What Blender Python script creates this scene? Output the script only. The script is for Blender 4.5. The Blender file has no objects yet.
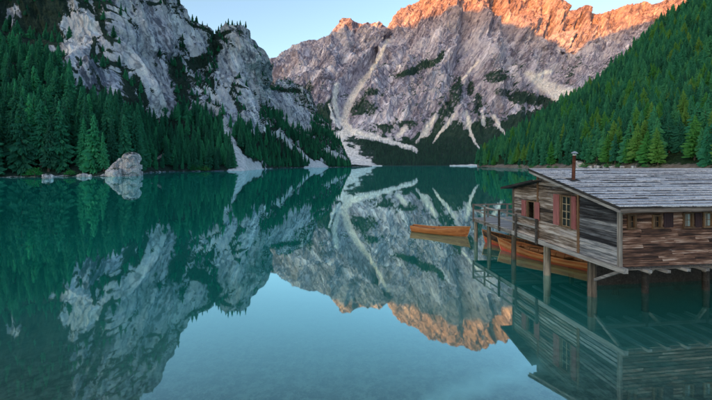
import bpy, math, random
import numpy as np
from mathutils import Vector

R = math.radians
rng = np.random.RandomState(7)
random.seed(7)
sc = bpy.context.scene

# ------------------------------------------------------------------ camera
CH, F, CX, HY = 4.8, 340.0, 356.0, 164.8      # eye height above the lake, focal length / centre / horizon of the picture
cam = bpy.data.cameras.new('camera')
cam.sensor_width = 36.0
cam.lens = 36.0 * F / 712.0
cam.shift_y = (HY - 200.0) / 712.0
cam.clip_start, cam.clip_end = 0.1, 30000.0
cam_o = bpy.data.objects.new('camera', cam)
cam_o.location = (0, 0, CH)
cam_o.rotation_euler = (R(90), 0, 0)
sc.collection.objects.link(cam_o)
sc.camera = cam_o

# ------------------------------------------------------------------ sky, sun, exposure
SUN_AZ, SUN_EL = R(38), R(5.5)                 # behind the camera, to its left
world = bpy.data.worlds.new('World')
sc.world = world
world.use_nodes = True
wn, wl = world.node_tree.nodes, world.node_tree.links
wn.clear()
w_out = wn.new('ShaderNodeOutputWorld')
w_bg = wn.new('ShaderNodeBackground')
w_sky = wn.new('ShaderNodeTexSky')
w_sky.sky_type = 'NISHITA'
w_sky.sun_disc = False
w_sky.sun_elevation = SUN_EL
w_sky.sun_rotation = R(180) + SUN_AZ
w_sky.altitude = 1500
w_sky.air_density = 1.05
w_sky.dust_density = 6.0
w_sky.ozone_density = 1.1
w_bg.inputs['Strength'].default_value = 0.15
wl.new(w_sky.outputs[0], w_bg.inputs['Color'])
wl.new(w_bg.outputs[0], w_out.inputs['Surface'])

sun = bpy.data.lights.new('sun', 'SUN')
sun.energy = 2.9
sun.angle = R(0.2)
sun.color = (1.0, 0.32, 0.04)
sun_o = bpy.data.objects.new('sun', sun)
S = Vector((-math.sin(SUN_AZ) * math.cos(SUN_EL), -math.cos(SUN_AZ) * math.cos(SUN_EL), math.sin(SUN_EL)))
sun_o.rotation_euler = S.to_track_quat('Z', 'Y').to_euler()
sun_o.location = (-200, -300, 900)
sc.collection.objects.link(sun_o)

sc.view_settings.view_transform = 'Standard'
sc.view_settings.look = 'None'
sc.view_settings.gamma = 1.0
sc.view_settings.use_curve_mapping = False
sc.view_settings.exposure = 1.95
sc.cycles.max_bounces = 8
sc.cycles.diffuse_bounces = 5
sc.cycles.glossy_bounces = 3
sc.cycles.transmission_bounces = 6
sc.cycles.transparent_max_bounces = 8
sc.cycles.use_denoising = True

# ------------------------------------------------------------------ helpers: objects
C = sc.collection

def tag(o, label=None, cat=None, group=None, kind=None):
    if label: o['label'] = label
    if cat: o['category'] = cat
    if group: o['group'] = group
    if kind: o['kind'] = kind
    return o

def empty(name, loc=(0, 0, 0), rz=0.0):
    o = bpy.data.objects.new(name, None)
    o.location = loc
    o.rotation_euler = (0, 0, rz)
    o.empty_display_size = 0.3
    C.objects.link(o)
    return o

def mesh_obj(name, verts, faces, mat, parent=None, smooth=False, kind=None):
    me = bpy.data.meshes.new(name)
    me.from_pydata([tuple(v) for v in verts], [], [tuple(f) for f in faces])
    if smooth:
        me.polygons.foreach_set('use_smooth', [True] * len(me.polygons))
    me.materials.append(mat)
    me.update()
    o = bpy.data.objects.new(name, me)
    if parent is not None: o.parent = parent
    if kind: o['kind'] = kind
    C.objects.link(o)
    return o

class MB:
    """collects simple solids for one mesh"""
    def __init__(s): s.v, s.f = [], []
    def add(s, vs, fs):
        b = len(s.v)
        s.v += [tuple(v) for v in vs]
        s.f += [tuple(i + b for i in f) for f in fs]
    def hexa(s, p):     # p: 8 points, bottom 4 ccw then top 4 ccw
        s.add(p, [(3, 2, 1, 0), (4, 5, 6, 7), (0, 1, 5, 4), (1, 2, 6, 5), (2, 3, 7, 6), (3, 0, 4, 7)])
    def box(s, x0, x1, y0, y1, z0, z1):
        s.hexa([(x0, y0, z0), (x1, y0, z0), (x1, y1, z0), (x0, y1, z0), (x0, y0, z1), (x1, y0, z1), (x1, y1, z1), (x0, y1, z1)])
    def bar(s, a, b, w, h, up=(0, 0, 1)):
        a, b = Vector(a), Vector(b)
        d = (b - a).normalized()
        side = d.cross(Vector(up)).normalized() * (w / 2)
        u = side.cross(d).normalized() * (h / 2)
        s.hexa([a - side - u, b - side - u, b + side - u, a + side - u, a - side + u, b - side + u, b + side + u, a + side + u])
    def tube(s, pts, rad, n=10, jit=0.0):
        pts = [Vector(p) for p in pts]
        if not hasattr(rad, '__len__'): rad = [rad] * len(pts)
        b = len(s.v)
        for i, p in enumerate(pts):
            d = (pts[min(i + 1, len(pts) - 1)] - pts[max(i - 1, 0)]).normalized()
            ref = Vector((1, 0, 0)) if abs(d.x) < 0.9 else Vector((0, 1, 0))
            e1 = d.cross(ref).normalized(); e2 = d.cross(e1)
            for k in range(n):
                a = 2 * math.pi * k / n
                r = rad[i] * (1 + random.uniform(-jit, jit))
                s.v.append(tuple(p + e1 * (r * math.cos(a)) + e2 * (r * math.sin(a))))
        for i in range(len(pts) - 1):
            for k in range(n):
                k2 = (k + 1) % n
                s.f.append((b + i * n + k, b + i * n + k2, b + (i + 1) * n + k2, b + (i + 1) * n + k))
        s.f.append(tuple(b + k for k in range(n)))
        s.f.append(tuple(b + (len(pts) - 1) * n + k for k in reversed(range(n))))
    def build(s, name, mat, parent=None, smooth=False, kind=None):
        return mesh_obj(name, s.v, s.f, mat, parent, smooth, kind)

# ------------------------------------------------------------------ helpers: noise
_perm = np.random.RandomState(11).permutation(256)
_perm = np.concatenate([_perm, _perm, _perm])
_grad = np.random.RandomState(5).normal(size=(256, 3)); _grad /= np.linalg.norm(_grad, axis=1)[:, None]

def pnoise(x, y, z):
    xi, yi, zi = np.floor(x).astype(int), np.floor(y).astype(int), np.floor(z).astype(int)
    xf, yf, zf = x - xi, y - yi, z - zi
    u, v, w = [t * t * t * (t * (t * 6 - 15) + 10) for t in (xf, yf, zf)]
    xi, yi, zi = xi & 255, yi & 255, zi & 255
    def g(dx, dy, dz):
        h = _perm[_perm[_perm[(xi + dx) & 255] + ((yi + dy) & 255)] + ((zi + dz) & 255)]
        q = _grad[h]
        return q[..., 0] * (xf - dx) + q[..., 1] * (yf - dy) + q[..., 2] * (zf - dz)
    l = lambda a, b, t: a + (b - a) * t
    return 1.6 * l(l(l(g(0, 0, 0), g(1, 0, 0), u), l(g(0, 1, 0), g(1, 1, 0), u), v),
                   l(l(g(0, 0, 1), g(1, 0, 1), u), l(g(0, 1, 1), g(1, 1, 1), u), v), w)

def fbm(x, y, z, o=4, g=0.5):
    s, a, t = 0, 1.0, 0
    for i in range(o):
        s = s + a * pnoise(x, y, z); t += a; a *= g
        x, y, z = x * 2.03 + 17.1, y * 2.03 + 5.3, z * 2.03 + 9.7
    return s / t

def ridged(x, y, z, o=4, g=0.55):
    s, a, t = 0, 1.0, 0
    for i in range(o):
        s = s + a * (1 - 2 * np.abs(pnoise(x, y, z))); t += a; a *= g
        x, y, z = x * 2.07 + 31.7, y * 2.07 + 11.3, z * 2.07 + 3.1
    return s / t

def sstep(a, b, x):
    t = np.clip((x - a) / (b - a), 0, 1)
    return t * t * (3 - 2 * t)

def W(px, py, Y):                              # the point at depth Y that this picture position shows
    return ((px - CX) / F * Y, Y, CH + (HY - py) / F * Y)

# ------------------------------------------------------------------ helpers: materials
def new_mat(name):
    m = bpy.data.materials.new(name); m.use_nodes = True
    nt = m.node_tree; nt.nodes.clear()
    out = nt.nodes.new('ShaderNodeOutputMaterial')
    return m, nt, out

class N:
    """small node-writing helper"""
    def __init__(s, nt): s.nt = nt
    def n(s, t, **k):
        o = s.nt.nodes.new('ShaderNode' + t)
        for a, b in k.items(): setattr(o, a, b)
        return o
    def set(s, inp, v):
        if hasattr(v, 'is_output') or isinstance(v, bpy.types.NodeSocket): s.nt.links.new(v, inp)
        else: inp.default_value = v
    def math(s, op, a, b=0.0, c=None, clamp=False):
        o = s.n('Math', operation=op); o.use_clamp = clamp
        s.set(o.inputs[0], a); s.set(o.inputs[1], b)
        if c is not None: s.set(o.inputs[2], c)
        return o.outputs[0]
    def mix(s, f, a, b, mode='MIX'):
        o = s.n('Mix', data_type='RGBA', blend_type=mode)
        s.set(o.inputs[0], f); s.set(o.inputs[6], a); s.set(o.inputs[7], b)
        return o.outputs[2]
    def ramp(s, f, stops, interp='LINEAR'):
        o = s.n('ValToRGB'); cr = o.color_ramp; cr.interpolation = interp
        while len(cr.elements) < len(stops): cr.elements.new(0.5)
        for e, (p, c) in zip(cr.elements, stops):
            e.position = p; e.color = c if len(c) == 4 else (*c, 1)
        s.set(o.inputs[0], f)
        return o.outputs[0]
    def noise(s, vec, scale, detail=4, rough=0.55, dist=0.0):
        o = s.n('TexNoise')
        s.set(o.inputs['Vector'], vec); o.inputs['Scale'].default_value = scale
        o.inputs['Detail'].default_value = detail; o.inputs['Roughness'].default_value = rough
        o.inputs['Distortion'].default_value = dist
        return o.outputs[0]
    def coord(s, which='Object'): return s.n('TexCoord').outputs[which]
    def scale(s, vec, xyz, rot=(0, 0, 0), loc=(0, 0, 0)):
        o = s.n('Mapping'); s.set(o.inputs[0], vec)
        o.inputs['Scale'].default_value = xyz; o.inputs['Rotation'].default_value = rot; o.inputs['Location'].default_value = loc
        return o.outputs[0]
    def attr(s, name): return s.n('Attribute', attribute_name=name).outputs['Fac']
    def rnd(s): return s.n('ObjectInfo').outputs['Random']
    def bump(s, h, strength, dist):
        o = s.n('Bump'); s.set(o.inputs['Height'], h)
        o.inputs['Strength'].default_value = strength; o.inputs['Distance'].default_value = dist
        return o.outputs[0]
    def bsdf(s, col, rough=0.8, normal=None, spec=0.3, metal=0.0):
        o = s.n('BsdfPrincipled')
        s.set(o.inputs['Base Color'], col); s.set(o.inputs['Roughness'], rough)
        s.set(o.inputs['Metallic'], metal); o.inputs['Specular IOR Level'].default_value = spec
        if normal is not None: s.set(o.inputs['Normal'], normal)
        return o.outputs[0]

def c4(r, g, b): return (r, g, b, 1.0)

def rock_material(name, scale, light, mid, dark, stain, veg_a, veg_b, scree_c, shear=0.0, stain_amt=0.5, crack=0.3, stretch=0.22):
    m, nt, out = new_mat(name); q = N(nt)
    co = q.coord('Object')
    st = q.scale(q.scale(co, (1, 1, 1), rot=(0, -shear, 0)), (1, 1, stretch))          # streaks that run down the faces
    n1 = q.noise(st, 0.05 / scale, 6, 0.62)
    n2 = q.noise(co, 0.16 / scale, 6, 0.65)
    n3 = q.noise(st, 0.30 / scale, 5, 0.65)
    mixn = q.math('ADD', q.math('MULTIPLY', n1, 0.42), q.math('ADD', q.math('MULTIPLY', n2, 0.22), q.math('MULTIPLY', n3, 0.36)))
    col = q.ramp(mixn, [(0.43, dark), (0.485, mid), (0.545, light)])
    stn = q.ramp(q.noise(st, 0.028 / scale, 4, 0.6), [(0.52, c4(0, 0, 0)), (0.68, c4(1, 1, 1))])
    col = q.mix(q.math('MULTIPLY', stn, stain_amt), col, stain)
    # dark water streaks and cracks that follow the dip of the faces
    ck = q.n('TexNoise'); ck.noise_type = 'RIDGED_MULTIFRACTAL'; q.set(ck.inputs['Vector'], st)
    ck.inputs['Scale'].default_value = 0.085 / scale; ck.inputs['Detail'].default_value = 5; ck.inputs['Roughness'].default_value = 0.6
    ck.inputs['Offset'].default_value = 1.0; ck.inputs['Gain'].default_value = 1.4
    ckf = q.ramp(ck.outputs[0], [(0.55, c4(0, 0, 0)), (1.0, c4(1, 1, 1))])
    col = q.mix(q.math('MULTIPLY', ckf, crack), col, dark)
    fine = q.noise(co, 1.2 / scale, 4, 0.7)
    # thin open joints, at two sizes, bent by noise
    wv = q.n('VectorMath', operation='SCALE'); nz = q.n('TexNoise'); q.set(nz.inputs['Vector'], co); nz.inputs['Scale'].default_value = 0.09 / scale; nz.inputs['Detail'].default_value = 4
    q.set(wv.inputs[0], nz.outputs['Color']); wv.inputs['Scale'].default_value = 14.0 * scale
    jv = q.n('VectorMath', operation='ADD'); q.set(jv.inputs[0], st); q.set(jv.inputs[1], wv.outputs[0])
    for js, jw, ja in ((0.040, 0.05, 0.7), (0.13, 0.06, 0.3)):
        vo = q.n('TexVoronoi', feature='DISTANCE_TO_EDGE'); q.set(vo.inputs['Vector'], jv.outputs[0]); vo.inputs['Scale'].default_value = js / scale
        jf = q.math('MULTIPLY', q.math('SUBTRACT', 1.0, q.math('DIVIDE', vo.outputs['Distance'], jw), clamp=True), ja)
        col = q.mix(jf, col, dark)
    col = q.mix(0.5, col, q.ramp(fine, [(0.3, c4(.60, .60, .62)), (0.65, c4(1, 1, 1))]), 'MULTIPLY')
    hi = q.math('MULTIPLY', q.attr('warm_glow'), q.math('MULTIPLY_ADD', n1, 0.7, 0.60, clamp=True))
    col = q.mix(hi, col, q.mix(1.0, col, c4(.80, .60, .50), 'MULTIPLY'))  # high rock is browner; warm tint also painted there to deepen the sunlit orange
    # scree and paths
    sn = q.ramp(q.noise(co, 0.35 / scale, 5, 0.7), [(0.3, c4(*[k * 0.45 for k in scree_c[:3]])), (0.62, scree_c)])
    col = q.mix(q.attr('scree'), col, sn)
    tn = q.ramp(q.noise(co, 0.5 / scale, 4), [(0.3, c4(.30, .20, .14)), (0.7, c4(.50, .36, .26))])
    col = q.mix(q.attr('tan'), col, tn)
    # low vegetation on ledges and slopes, its edge broken up by noise
    vn = q.math('MULTIPLY_ADD', q.noise(st, 0.30 / scale, 5, 0.7), 0.5, q.math('MULTIPLY', q.noise(co, 0.30 / scale, 6, 0.75), 0.5))
    ve = q.math('MULTIPLY_ADD', q.math('SUBTRACT', vn, 0.5), 3.2, q.attr('veg'))
    vf = q.ramp(ve, [(0.40, c4(0, 0, 0)), (0.62, c4(1, 1, 1))])
    vc = q.ramp(q.noise(co, 0.6 / scale, 4, 0.7), [(0.32, veg_a), (0.68, veg_b)])
    col = q.mix(vf, col, vc)
    sw = q.math('MULTIPLY', q.attr('snow'), 1.0)
    col = q.mix(sw, col, c4(.8, .8, .82))
    h = q.math('ADD', q.math('MULTIPLY', n3, 1.0), q.math('MULTIPLY', fine, 0.4))
    nrm = q.bump(h, 0.6, 4.0 * scale)
    nt.links.new(q.bsdf(col, 0.95, nrm, 0.1), out.inputs['Surface'])
    return m

def foliage_material(name, a, b, c):
    m, nt, out = new_mat(name); q = N(nt)
    co = q.coord('Object')
    r = q.rnd()
    col = q.ramp(r, [(0.0, a), (0.55, b), (1.0, c)])
    n = q.noise(co, 9.0, 3)
    col = q.mix(0.55, col, q.ramp(n, [(0.3, c4(.5, .52, .55)), (0.7, c4(1, 1, 1))]), 'MULTIPLY')
    d = q.n('BsdfDiffuse'); q.set(d.inputs[0], col)
    t = q.n('BsdfTranslucent'); q.set(t.inputs[0], q.mix(1.0, col, c4(1.0, 1.25, .7), 'MULTIPLY'))
    ms = q.n('MixShader'); ms.inputs[0].default_value = 0.5
    nt.links.new(d.outputs[0], ms.inputs[1]); nt.links.new(t.outputs[0], ms.inputs[2])
    nt.links.new(ms.outputs[0], out.inputs['Surface'])
    return m

def wood_material(name, axis, stops, stain=None, stain_at=(0.55, 0.7), grain=1.0, tint=0.5, rough=0.85):
    """weathered timber, grain along one local axis; every board has its own tone"""
    m, nt, out = new_mat(name); q = N(nt)
    co = q.coord('Object'); r = q.rnd()
    off = q.n('CombineXYZ'); q.set(off.inputs[0], q.math('MULTIPLY', r, 37.0)); q.set(off.inputs[1], q.math('MULTIPLY', r, 91.0))
    ad = q.n('VectorMath', operation='ADD'); q.set(ad.inputs[0], co); q.set(ad.inputs[1], off.outputs[0])
    s = [14.0, 14.0, 14.0]; s['xyz'.index(axis)] = 0.9
    g1 = q.noise(q.scale(ad.outputs[0], tuple(s)), 1.2 * grain, 5, 0.65)
    s2 = [5.0, 5.0, 5.0]; s2['xyz'.index(axis)] = 1.3
    g2 = q.noise(q.scale(co, tuple(s2)), 1.0, 4, 0.6)
    tone = q.math('ADD', q.math('MULTIPLY', g1, 0.72), q.math('ADD', q.math('MULTIPLY', g2, 0.28), q.math('MULTIPLY', q.math('SUBTRACT', r, 0.5), 0.35 * tint)))
    col = q.ramp(tone, stops)
    if stain is not None:
        sn = q.noise(q.scale(co, tuple(k * 0.35 for k in s2)), 1.3, 4, 0.7)
        col = q.mix(q.ramp(sn, [(stain_at[0], c4(0, 0, 0)), (stain_at[1], c4(1, 1, 1))]), col, stain)
    nrm = q.bump(g1, 0.6, 0.02)
    nt.links.new(q.bsdf(col, rough, nrm, 0.25), out.inputs['Surface'])
    return m

def plain_material(name, a, b, scale=8.0, rough=0.7, metal=0.0, spec=0.3, bump=0.0):
    m, nt, out = new_mat(name); q = N(nt)
    n = q.noise(q.coord('Object'), scale, 5, 0.65)
    col = q.ramp(n, [(0.32, a), (0.68, b)])
    nt.links.new(q.bsdf(col, rough, q.bump(n, 0.5, bump) if bump else None, spec, metal), out.inputs['Surface'])
    return m

M = {}
M['cliff'] = rock_material('limestone_cliff', 1.0, c4(.96, .97, 1.0), c4(.68, .72, .84), c4(.12, .14, .19), c4(.68, .54, .49),
                           c4(.012, .026, .024), c4(.035, .062, .045), c4(.90, .89, .90), -0.40, 0.40, 0.3, 0.18)
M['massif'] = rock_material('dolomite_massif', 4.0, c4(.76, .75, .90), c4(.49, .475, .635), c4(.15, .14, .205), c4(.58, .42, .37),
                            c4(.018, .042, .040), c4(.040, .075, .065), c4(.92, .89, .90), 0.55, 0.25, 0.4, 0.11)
M['slope'] = rock_material('forest_slope', 1.0, c4(.34, .33, .33), c4(.2, .19, .18), c4(.1, .1, .1), c4(.3, .24, .2),
                           c4(.012, .03, .018), c4(.035, .07, .03), c4(.45, .40, .34), 0.0, 0.3)
M['boulder'] = rock_material('pale_boulder', 0.12, c4(.86, .83, .84), c4(.62, .59, .62), c4(.2, .2, .23), c4(.5, .38, .34),
                             c4(.02, .035, .03), c4(.04, .07, .05), c4(.6, .58, .56), 0.0, 0.35)
M['spruce'] = foliage_material('spruce_needles', c4(.045, .18, .125), c4(.06, .29, .18), c4(.085, .44, .24))
M['slope_spruce'] = foliage_material('slope_spruce_needles', c4(.05, .22, .15), c4(.07, .34, .21), c4(.12, .42, .21))
M['larch'] = foliage_material('larch_needles', c4(.09, .36, .11), c4(.15, .40, .11), c4(.22, .42, .12))
M['shrub'] = foliage_material('shrub_leaves', c4(.04, .24, .09), c4(.07, .32, .10), c4(.12, .34, .11))
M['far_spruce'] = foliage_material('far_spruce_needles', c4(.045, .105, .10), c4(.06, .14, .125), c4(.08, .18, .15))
M['bark'] = plain_material('bark', c4(.05, .04, .035), c4(.16, .13, .11), 6.0, 0.95)
G = lambda v, k=1.0: c4(v * 0.98, v, v * 1.04 * k)
M['wall_front'] = wood_material('reddish_weathered_siding', 'x', [(0.36, c4(.018, .012, .012)), (0.45, c4(.075, .040, .032)), (0.54, c4(.19, .105, .078)), (0.63, c4(.42, .32, .28))],
                                c4(.22, .215, .24), (0.60, 0.74), 1.0, 0.45)
M['wall_gable'] = wood_material('brown_grey_siding', 'y', [(0.36, c4(.026, .020, .018)), (0.46, c4(.10, .074, .060)), (0.55, c4(.21, .165, .14)), (0.64, c4(.44, .40, .39))],
                                c4(.30, .29, .315), (0.56, 0.72), 1.0, 0.7)
M['wall_blue'] = wood_material('blue_grey_siding', 'y', [(0.36, c4(.014, .014, .018)), (0.46, c4(.060, .063, .074)), (0.56, c4(.145, .155, .18)), (0.66, c4(.36, .36, .38))],
                               c4(.30, .24, .19), (0.68, 0.78), 1.0, 0.7)
M['roof'] = wood_material('silvered_roof_shakes', 'y', [(0.30, c4(.13, .14, .18)), (0.42, c4(.32, .34, .40)), (0.54, c4(.50, .52, .59)), (0.68, c4(.74, .76, .83))],
                          None, grain=1.6, tint=0.3)
M['beam_y'] = wood_material('weathered_beam', 'y', [(0.30, c4(.05, .045, .045)), (0.48, c4(.17, .16, .16)), (0.66, c4(.36, .345, .345))], None, tint=0.5)
M['beam_x'] = wood_material('weathered_crossbeam', 'x', [(0.30, c4(.04, .034, .032)), (0.48, c4(.13, .11, .10)), (0.66, c4(.27, .24, .23))], None, tint=0.5)
M['beam_z'] = wood_material('weathered_post', 'z', [(0.30, c4(.045, .038, .035)), (0.48, c4(.15, .13, .12)), (0.66, c4(.32, .30, .29))], None, tint=0.5)
M['brown_z'] = wood_material('brown_post', 'z', [(0.30, c4(.06, .035, .022)), (0.5, c4(.15, .085, .05)), (0.7, c4(.26, .16, .10))], None)
M['dark_wood'] = wood_material('dark_timber', 'y', [(0.3, c4(.012, .011, .012)), (0.5, c4(.035, .032, .033)), (0.7, c4(.09, .083, .082))], None)
M['deck'] = wood_material('deck_boards', 'x', [(0.30, c4(.14, .125, .12)), (0.48, c4(.29, .27, .265)), (0.66, c4(.45, .42, .41))], None, tint=0.6)
M['shutter'] = wood_material('faded_red_paint', 'z', [(0.28, c4(.17, .055, .058)), (0.5, c4(.27, .095, .098)), (0.72, c4(.34, .16, .155))], None, tint=0.5)
M['plum'] = wood_material('dark_plum_boards', 'z', [(0.3, c4(.018, .010, .014)), (0.5, c4(.035, .02, .026)), (0.7, c4(.06, .036, .042))], None)
M['frame'] = wood_material('window_frame_wood', 'z', [(0.3, c4(.05, .03, .02)), (0.5, c4(.115, .072, .045)), (0.7, c4(.20, .135, .085))], None)
M['muntin'] = plain_material('pale_muntin', c4(.24, .19, .13), c4(.38, .31, .22), 12, 0.7)
M['curtain'] = plain_material('pale_blue_curtain', c4(.16, .24, .27), c4(.30, .38, .41), 9, 0.9)
M['rust'] = plain_material('rusty_flue', c4(.045, .016, .010), c4(.15, .05, .030), 9, 0.7, 0.3)
M['zinc'] = plain_material('zinc_cap', c4(.32, .34, .37), c4(.50, .52, .55), 7, 0.45, 0.6)
M['rope'] = plain_material('rope', c4(.25, .21, .15), c4(.42, .37, .28), 20, 0.9)
M['pile'] = wood_material('pile_wood', 'z', [(0.30, c4(.04, .032, .028)), (0.48, c4(.14, .115, .095)), (0.66, c4(.33, .29, .25))], None, tint=0.6)
M['boat_orange'] = wood_material('varnished_planks', 'x', [(0.3, c4(.19, .055, .018)), (0.5, c4(.34, .115, .038)), (0.7, c4(.48, .20, .075))], None, rough=0.4, tint=0.5)
M['boat_pale'] = wood_material('pale_varnished_plank', 'x', [(0.3, c4(.26, .11, .045)), (0.5, c4(.38, .19, .085)), (0.7, c4(.50, .29, .15))], None, rough=0.4)
M['boat_red'] = wood_material('red_bottom_paint', 'x', [(0.3, c4(.26, .028, .020)), (0.5, c4(.40, .055, .038)), (0.7, c4(.48, .10, .07))], None, rough=0.5)
M['boat_in'] = wood_material('boat_interior', 'x', [(0.3, c4(.10, .04, .018)), (0.5, c4(.22, .095, .04)), (0.7, c4(.34, .17, .08))], None, rough=0.6)
M['boat_dark'] = wood_material('dark_boat_wood', 'x', [(0.3, c4(.02, .013, .01)), (0.5, c4(.05, .03, .022)), (0.7, c4(.1, .065, .045))], None, rough=0.5)

def glass_material():
    m, nt, out = new_mat('window_glass'); q = N(nt)
    n = q.noise(q.coord('Object'), 3.0, 3)
    col = q.ramp(n, [(0.3, c4(.012, .014, .016)), (0.7, c4(.035, .04, .042))])
    nt.links.new(q.bsdf(col, 0.08, q.bump(n, 0.15, 0.02), 0.6), out.inputs['Surface'])
    return m
M['glass'] = glass_material()

def water_material():
    m, nt, out = new_mat('lake_water'); q = N(nt)
    co = q.coord('Object')
    w1 = q.noise(q.scale(co, (1.0, 0.45, 1.0)), 1.1, 4, 0.6, 0.4)
    w2 = q.noise(q.scale(co, (1.0, 0.5, 1.0)), 0.16, 3, 0.5)
    h = q.math('ADD', q.math('MULTIPLY', w1, 0.25), w2)
    nrm = q.bump(h, 0.05, 0.06)
    lw = q.n('LayerWeight'); lw.inputs[0].default_value = 0.5; q.set(lw.inputs['Normal'], nrm)
    mr = q.n('MapRange', interpolation_type='SMOOTHSTEP'); q.set(mr.inputs['Value'], lw.outputs['Facing'])
    mr.inputs['From Min'].default_value = 0.28; mr.inputs['From Max'].default_value = 0.93; mr.inputs['To Min'].default_value = 0.04; mr.inputs['To Max'].default_value = 0.88
    fac = mr.outputs[0]
    gl = q.n('BsdfGlossy'); gl.inputs['Color'].default_value = c4(.68, .97, 1.0); gl.inputs['Roughness'].default_value = 0.02
    q.set(gl.inputs['Normal'], nrm)
    rf = q.n('BsdfRefraction'); rf.inputs['IOR'].default_value = 1.33; rf.inputs['Roughness'].default_value = 0.0
    q.set(rf.inputs['Normal'], nrm)
    df = q.n('BsdfDiffuse'); df.inputs['Color'].default_value = c4(.003, .35, .28)
    sp = q.n('SeparateXYZ'); q.set(sp.inputs[0], co)
    far = q.math('SMOOTH_MIN', q.math('MULTIPLY_ADD', q.math('ADD', sp.outputs[1], q.math('MULTIPLY', w2, 2.5)), 0.065, -0.50), 0.97, 0.1, clamp=True)   # the bed drops away from the near shore
    body = q.n('MixShader'); q.set(body.inputs[0], far)
    nt.links.new(rf.outputs[0], body.inputs[1]); nt.links.new(df.outputs[0], body.inputs[2])
    ms = q.n('MixShader'); q.set(ms.inputs[0], fac)
    nt.links.new(body.outputs[0], ms.inputs[1]); nt.links.new(gl.outputs[0], ms.inputs[2])
    nt.links.new(ms.outputs[0], out.inputs['Surface'])
    va = q.n('VolumeAbsorption'); va.inputs['Color'].default_value = c4(.0, .94, .895); va.inputs['Density'].default_value = 0.22
    nt.links.new(va.outputs[0], out.inputs['Volume'])
    return m
M['water'] = water_material()

def bed_material():
    m, nt, out = new_mat('lake_bed_silt'); q = N(nt)
    co = q.coord('Object')
    n1 = q.noise(co, 0.22, 5, 0.6); n2 = q.noise(co, 3.2, 5, 0.7)
    silt = q.ramp(n1, [(0.35, c4(.52, .55, .51)), (0.65, c4(.66, .68, .64))])
    peb = q.ramp(n2, [(0.42, c4(.06, .06, .06)), (0.5, c4(.45, .45, .43)), (0.58, c4(1, 1, 1))])
    grav = q.mix(0.8, c4(.30, .27, .22), peb, 'MULTIPLY')
    col = q.mix(q.attr('deep'), grav, silt)
    col = q.mix(q.attr('pale'), col, c4(.75, .74, .70))
    nt.links.new(q.bsdf(col, 0.95, q.bump(n2, 0.8, 0.05), 0.1), out.inputs['Surface'])
    return m
M['bed'] = bed_material()

# ------------------------------------------------------------------ terrain sheets
def sheet(lines, u0, u1, nu, nv, disp):
    """surface through control lines (each a list of (px, py, Y)); returns points, picture coordinates of the points, v"""
    us = np.linspace(u0, u1, nu)
    L = []
    for ln in lines:
        a = np.array(ln, float)
        py, Y = np.interp(us, a[:, 0], a[:, 1]), np.interp(us, a[:, 0], a[:, 2])
        L.append(np.stack(W(us, py, Y), -1))
    L = np.array(L)                                    # K, nu, 3
    K = len(L)
    seg = np.median(np.linalg.norm(np.diff(L, axis=0), axis=2), axis=1)
    seg[0] *= 0.3
    seg[-1] *= 0.35
    vk = np.concatenate([[0], np.cumsum(seg)]); vk /= vk[-1]
    vs = np.linspace(0, 1, nv)
    P = np.empty((nv, nu, 3))
    for i, v in enumerate(vs):
        k = min(np.searchsorted(vk, v, side='right') - 1, K - 2)
        t = (v - vk[k]) / (vk[k + 1] - vk[k])
        P[i] = L[k] * (1 - t) + L[k + 1] * t
    for _ in range(3):                                 # soften the breaks between the control lines
        Q = P.copy(); Q[1:-1] = 0.5 * P[1:-1] + 0.25 * (P[:-2] + P[2:])
        ic = int(round(vk[-2] * (nv - 1)))
        Q[max(ic - 1, 0):ic + 2] = P[max(ic - 1, 0):ic + 2]
        P = Q
    Nn = np.cross(np.gradient(P, axis=1), np.gradient(P, axis=0))
    Nn /= np.linalg.norm(Nn, axis=2)[..., None] + 1e-9
    V = np.repeat(vs[:, None], nu, 1)
    vc = vk[-2]
    P = disp(P, Nn, V, vc)
    px = CX + F * P[..., 0] / P[..., 1]
    py = HY - F * (P[..., 2] - CH) / P[..., 1]
    Nn = np.cross(np.gradient(P, axis=1), np.gradient(P, axis=0))
    Nn /= np.linalg.norm(Nn, axis=2)[..., None] + 1e-9
    return P, px, py, Nn, V, vc

def sheet_obj(name, P, mat, attrs, smooth=False):
    nv, nu = P.shape[:2]
    i, j = np.meshgrid(np.arange(nv - 1), np.arange(nu - 1), indexing='ij')
    a = (i * nu + j).ravel()
    f = np.stack([a, a + 1, a + nu + 1, a + nu], 1)
    me = bpy.data.meshes.new(name)
    me.vertices.add(nv * nu); me.vertices.foreach_set('co', P.reshape(-1, 3).astype(np.float32).ravel())
    me.loops.add(f.size); me.loops.foreach_set('vertex_index', f.ravel().astype(np.int32))
    me.polygons.add(len(f)); me.polygons.foreach_set('loop_start', (np.arange(len(f)) * 4).astype(np.int32))
    me.polygons.foreach_set('loop_total', np.full(len(f), 4, np.int32))
    me.polygons.foreach_set('use_smooth', np.full(len(f), smooth))
    for k, v in attrs.items():
        at = me.attributes.new(k, 'FLOAT', 'POINT'); at.data.foreach_set('value', np.clip(v, 0, 1).astype(np.float32).ravel())
    me.materials.append(mat); me.update(calc_edges=True)
    o = bpy.data.objects.new(name, me); o['kind'] = 'structure'; C.objects.link(o)
    return o

def stroke(px, py, pts, soft=0.6, wob=None):
    """coverage of a streak along a polyline of (px, py, halfwidth)"""
    m = np.zeros_like(px)
    for (x0, y0, w0), (x1, y1, w1) in zip(pts[:-1], pts[1:]):
        dx, dy = x1 - x0, y1 - y0
        t = np.clip(((px - x0) * dx + (py - y0) * dy) / (dx * dx + dy * dy + 1e-9), 0, 1)
        d = np.hypot(px - x0 - t * dx, py - y0 - t * dy)
        w = w0 + (w1 - w0) * t
        if wob is not None: w = w * (1 + 0.9 * wob)
        m = np.maximum(m, 1 - sstep(w * (1 - soft), w * (1 + soft) + 0.15, d))
    return m

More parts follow.
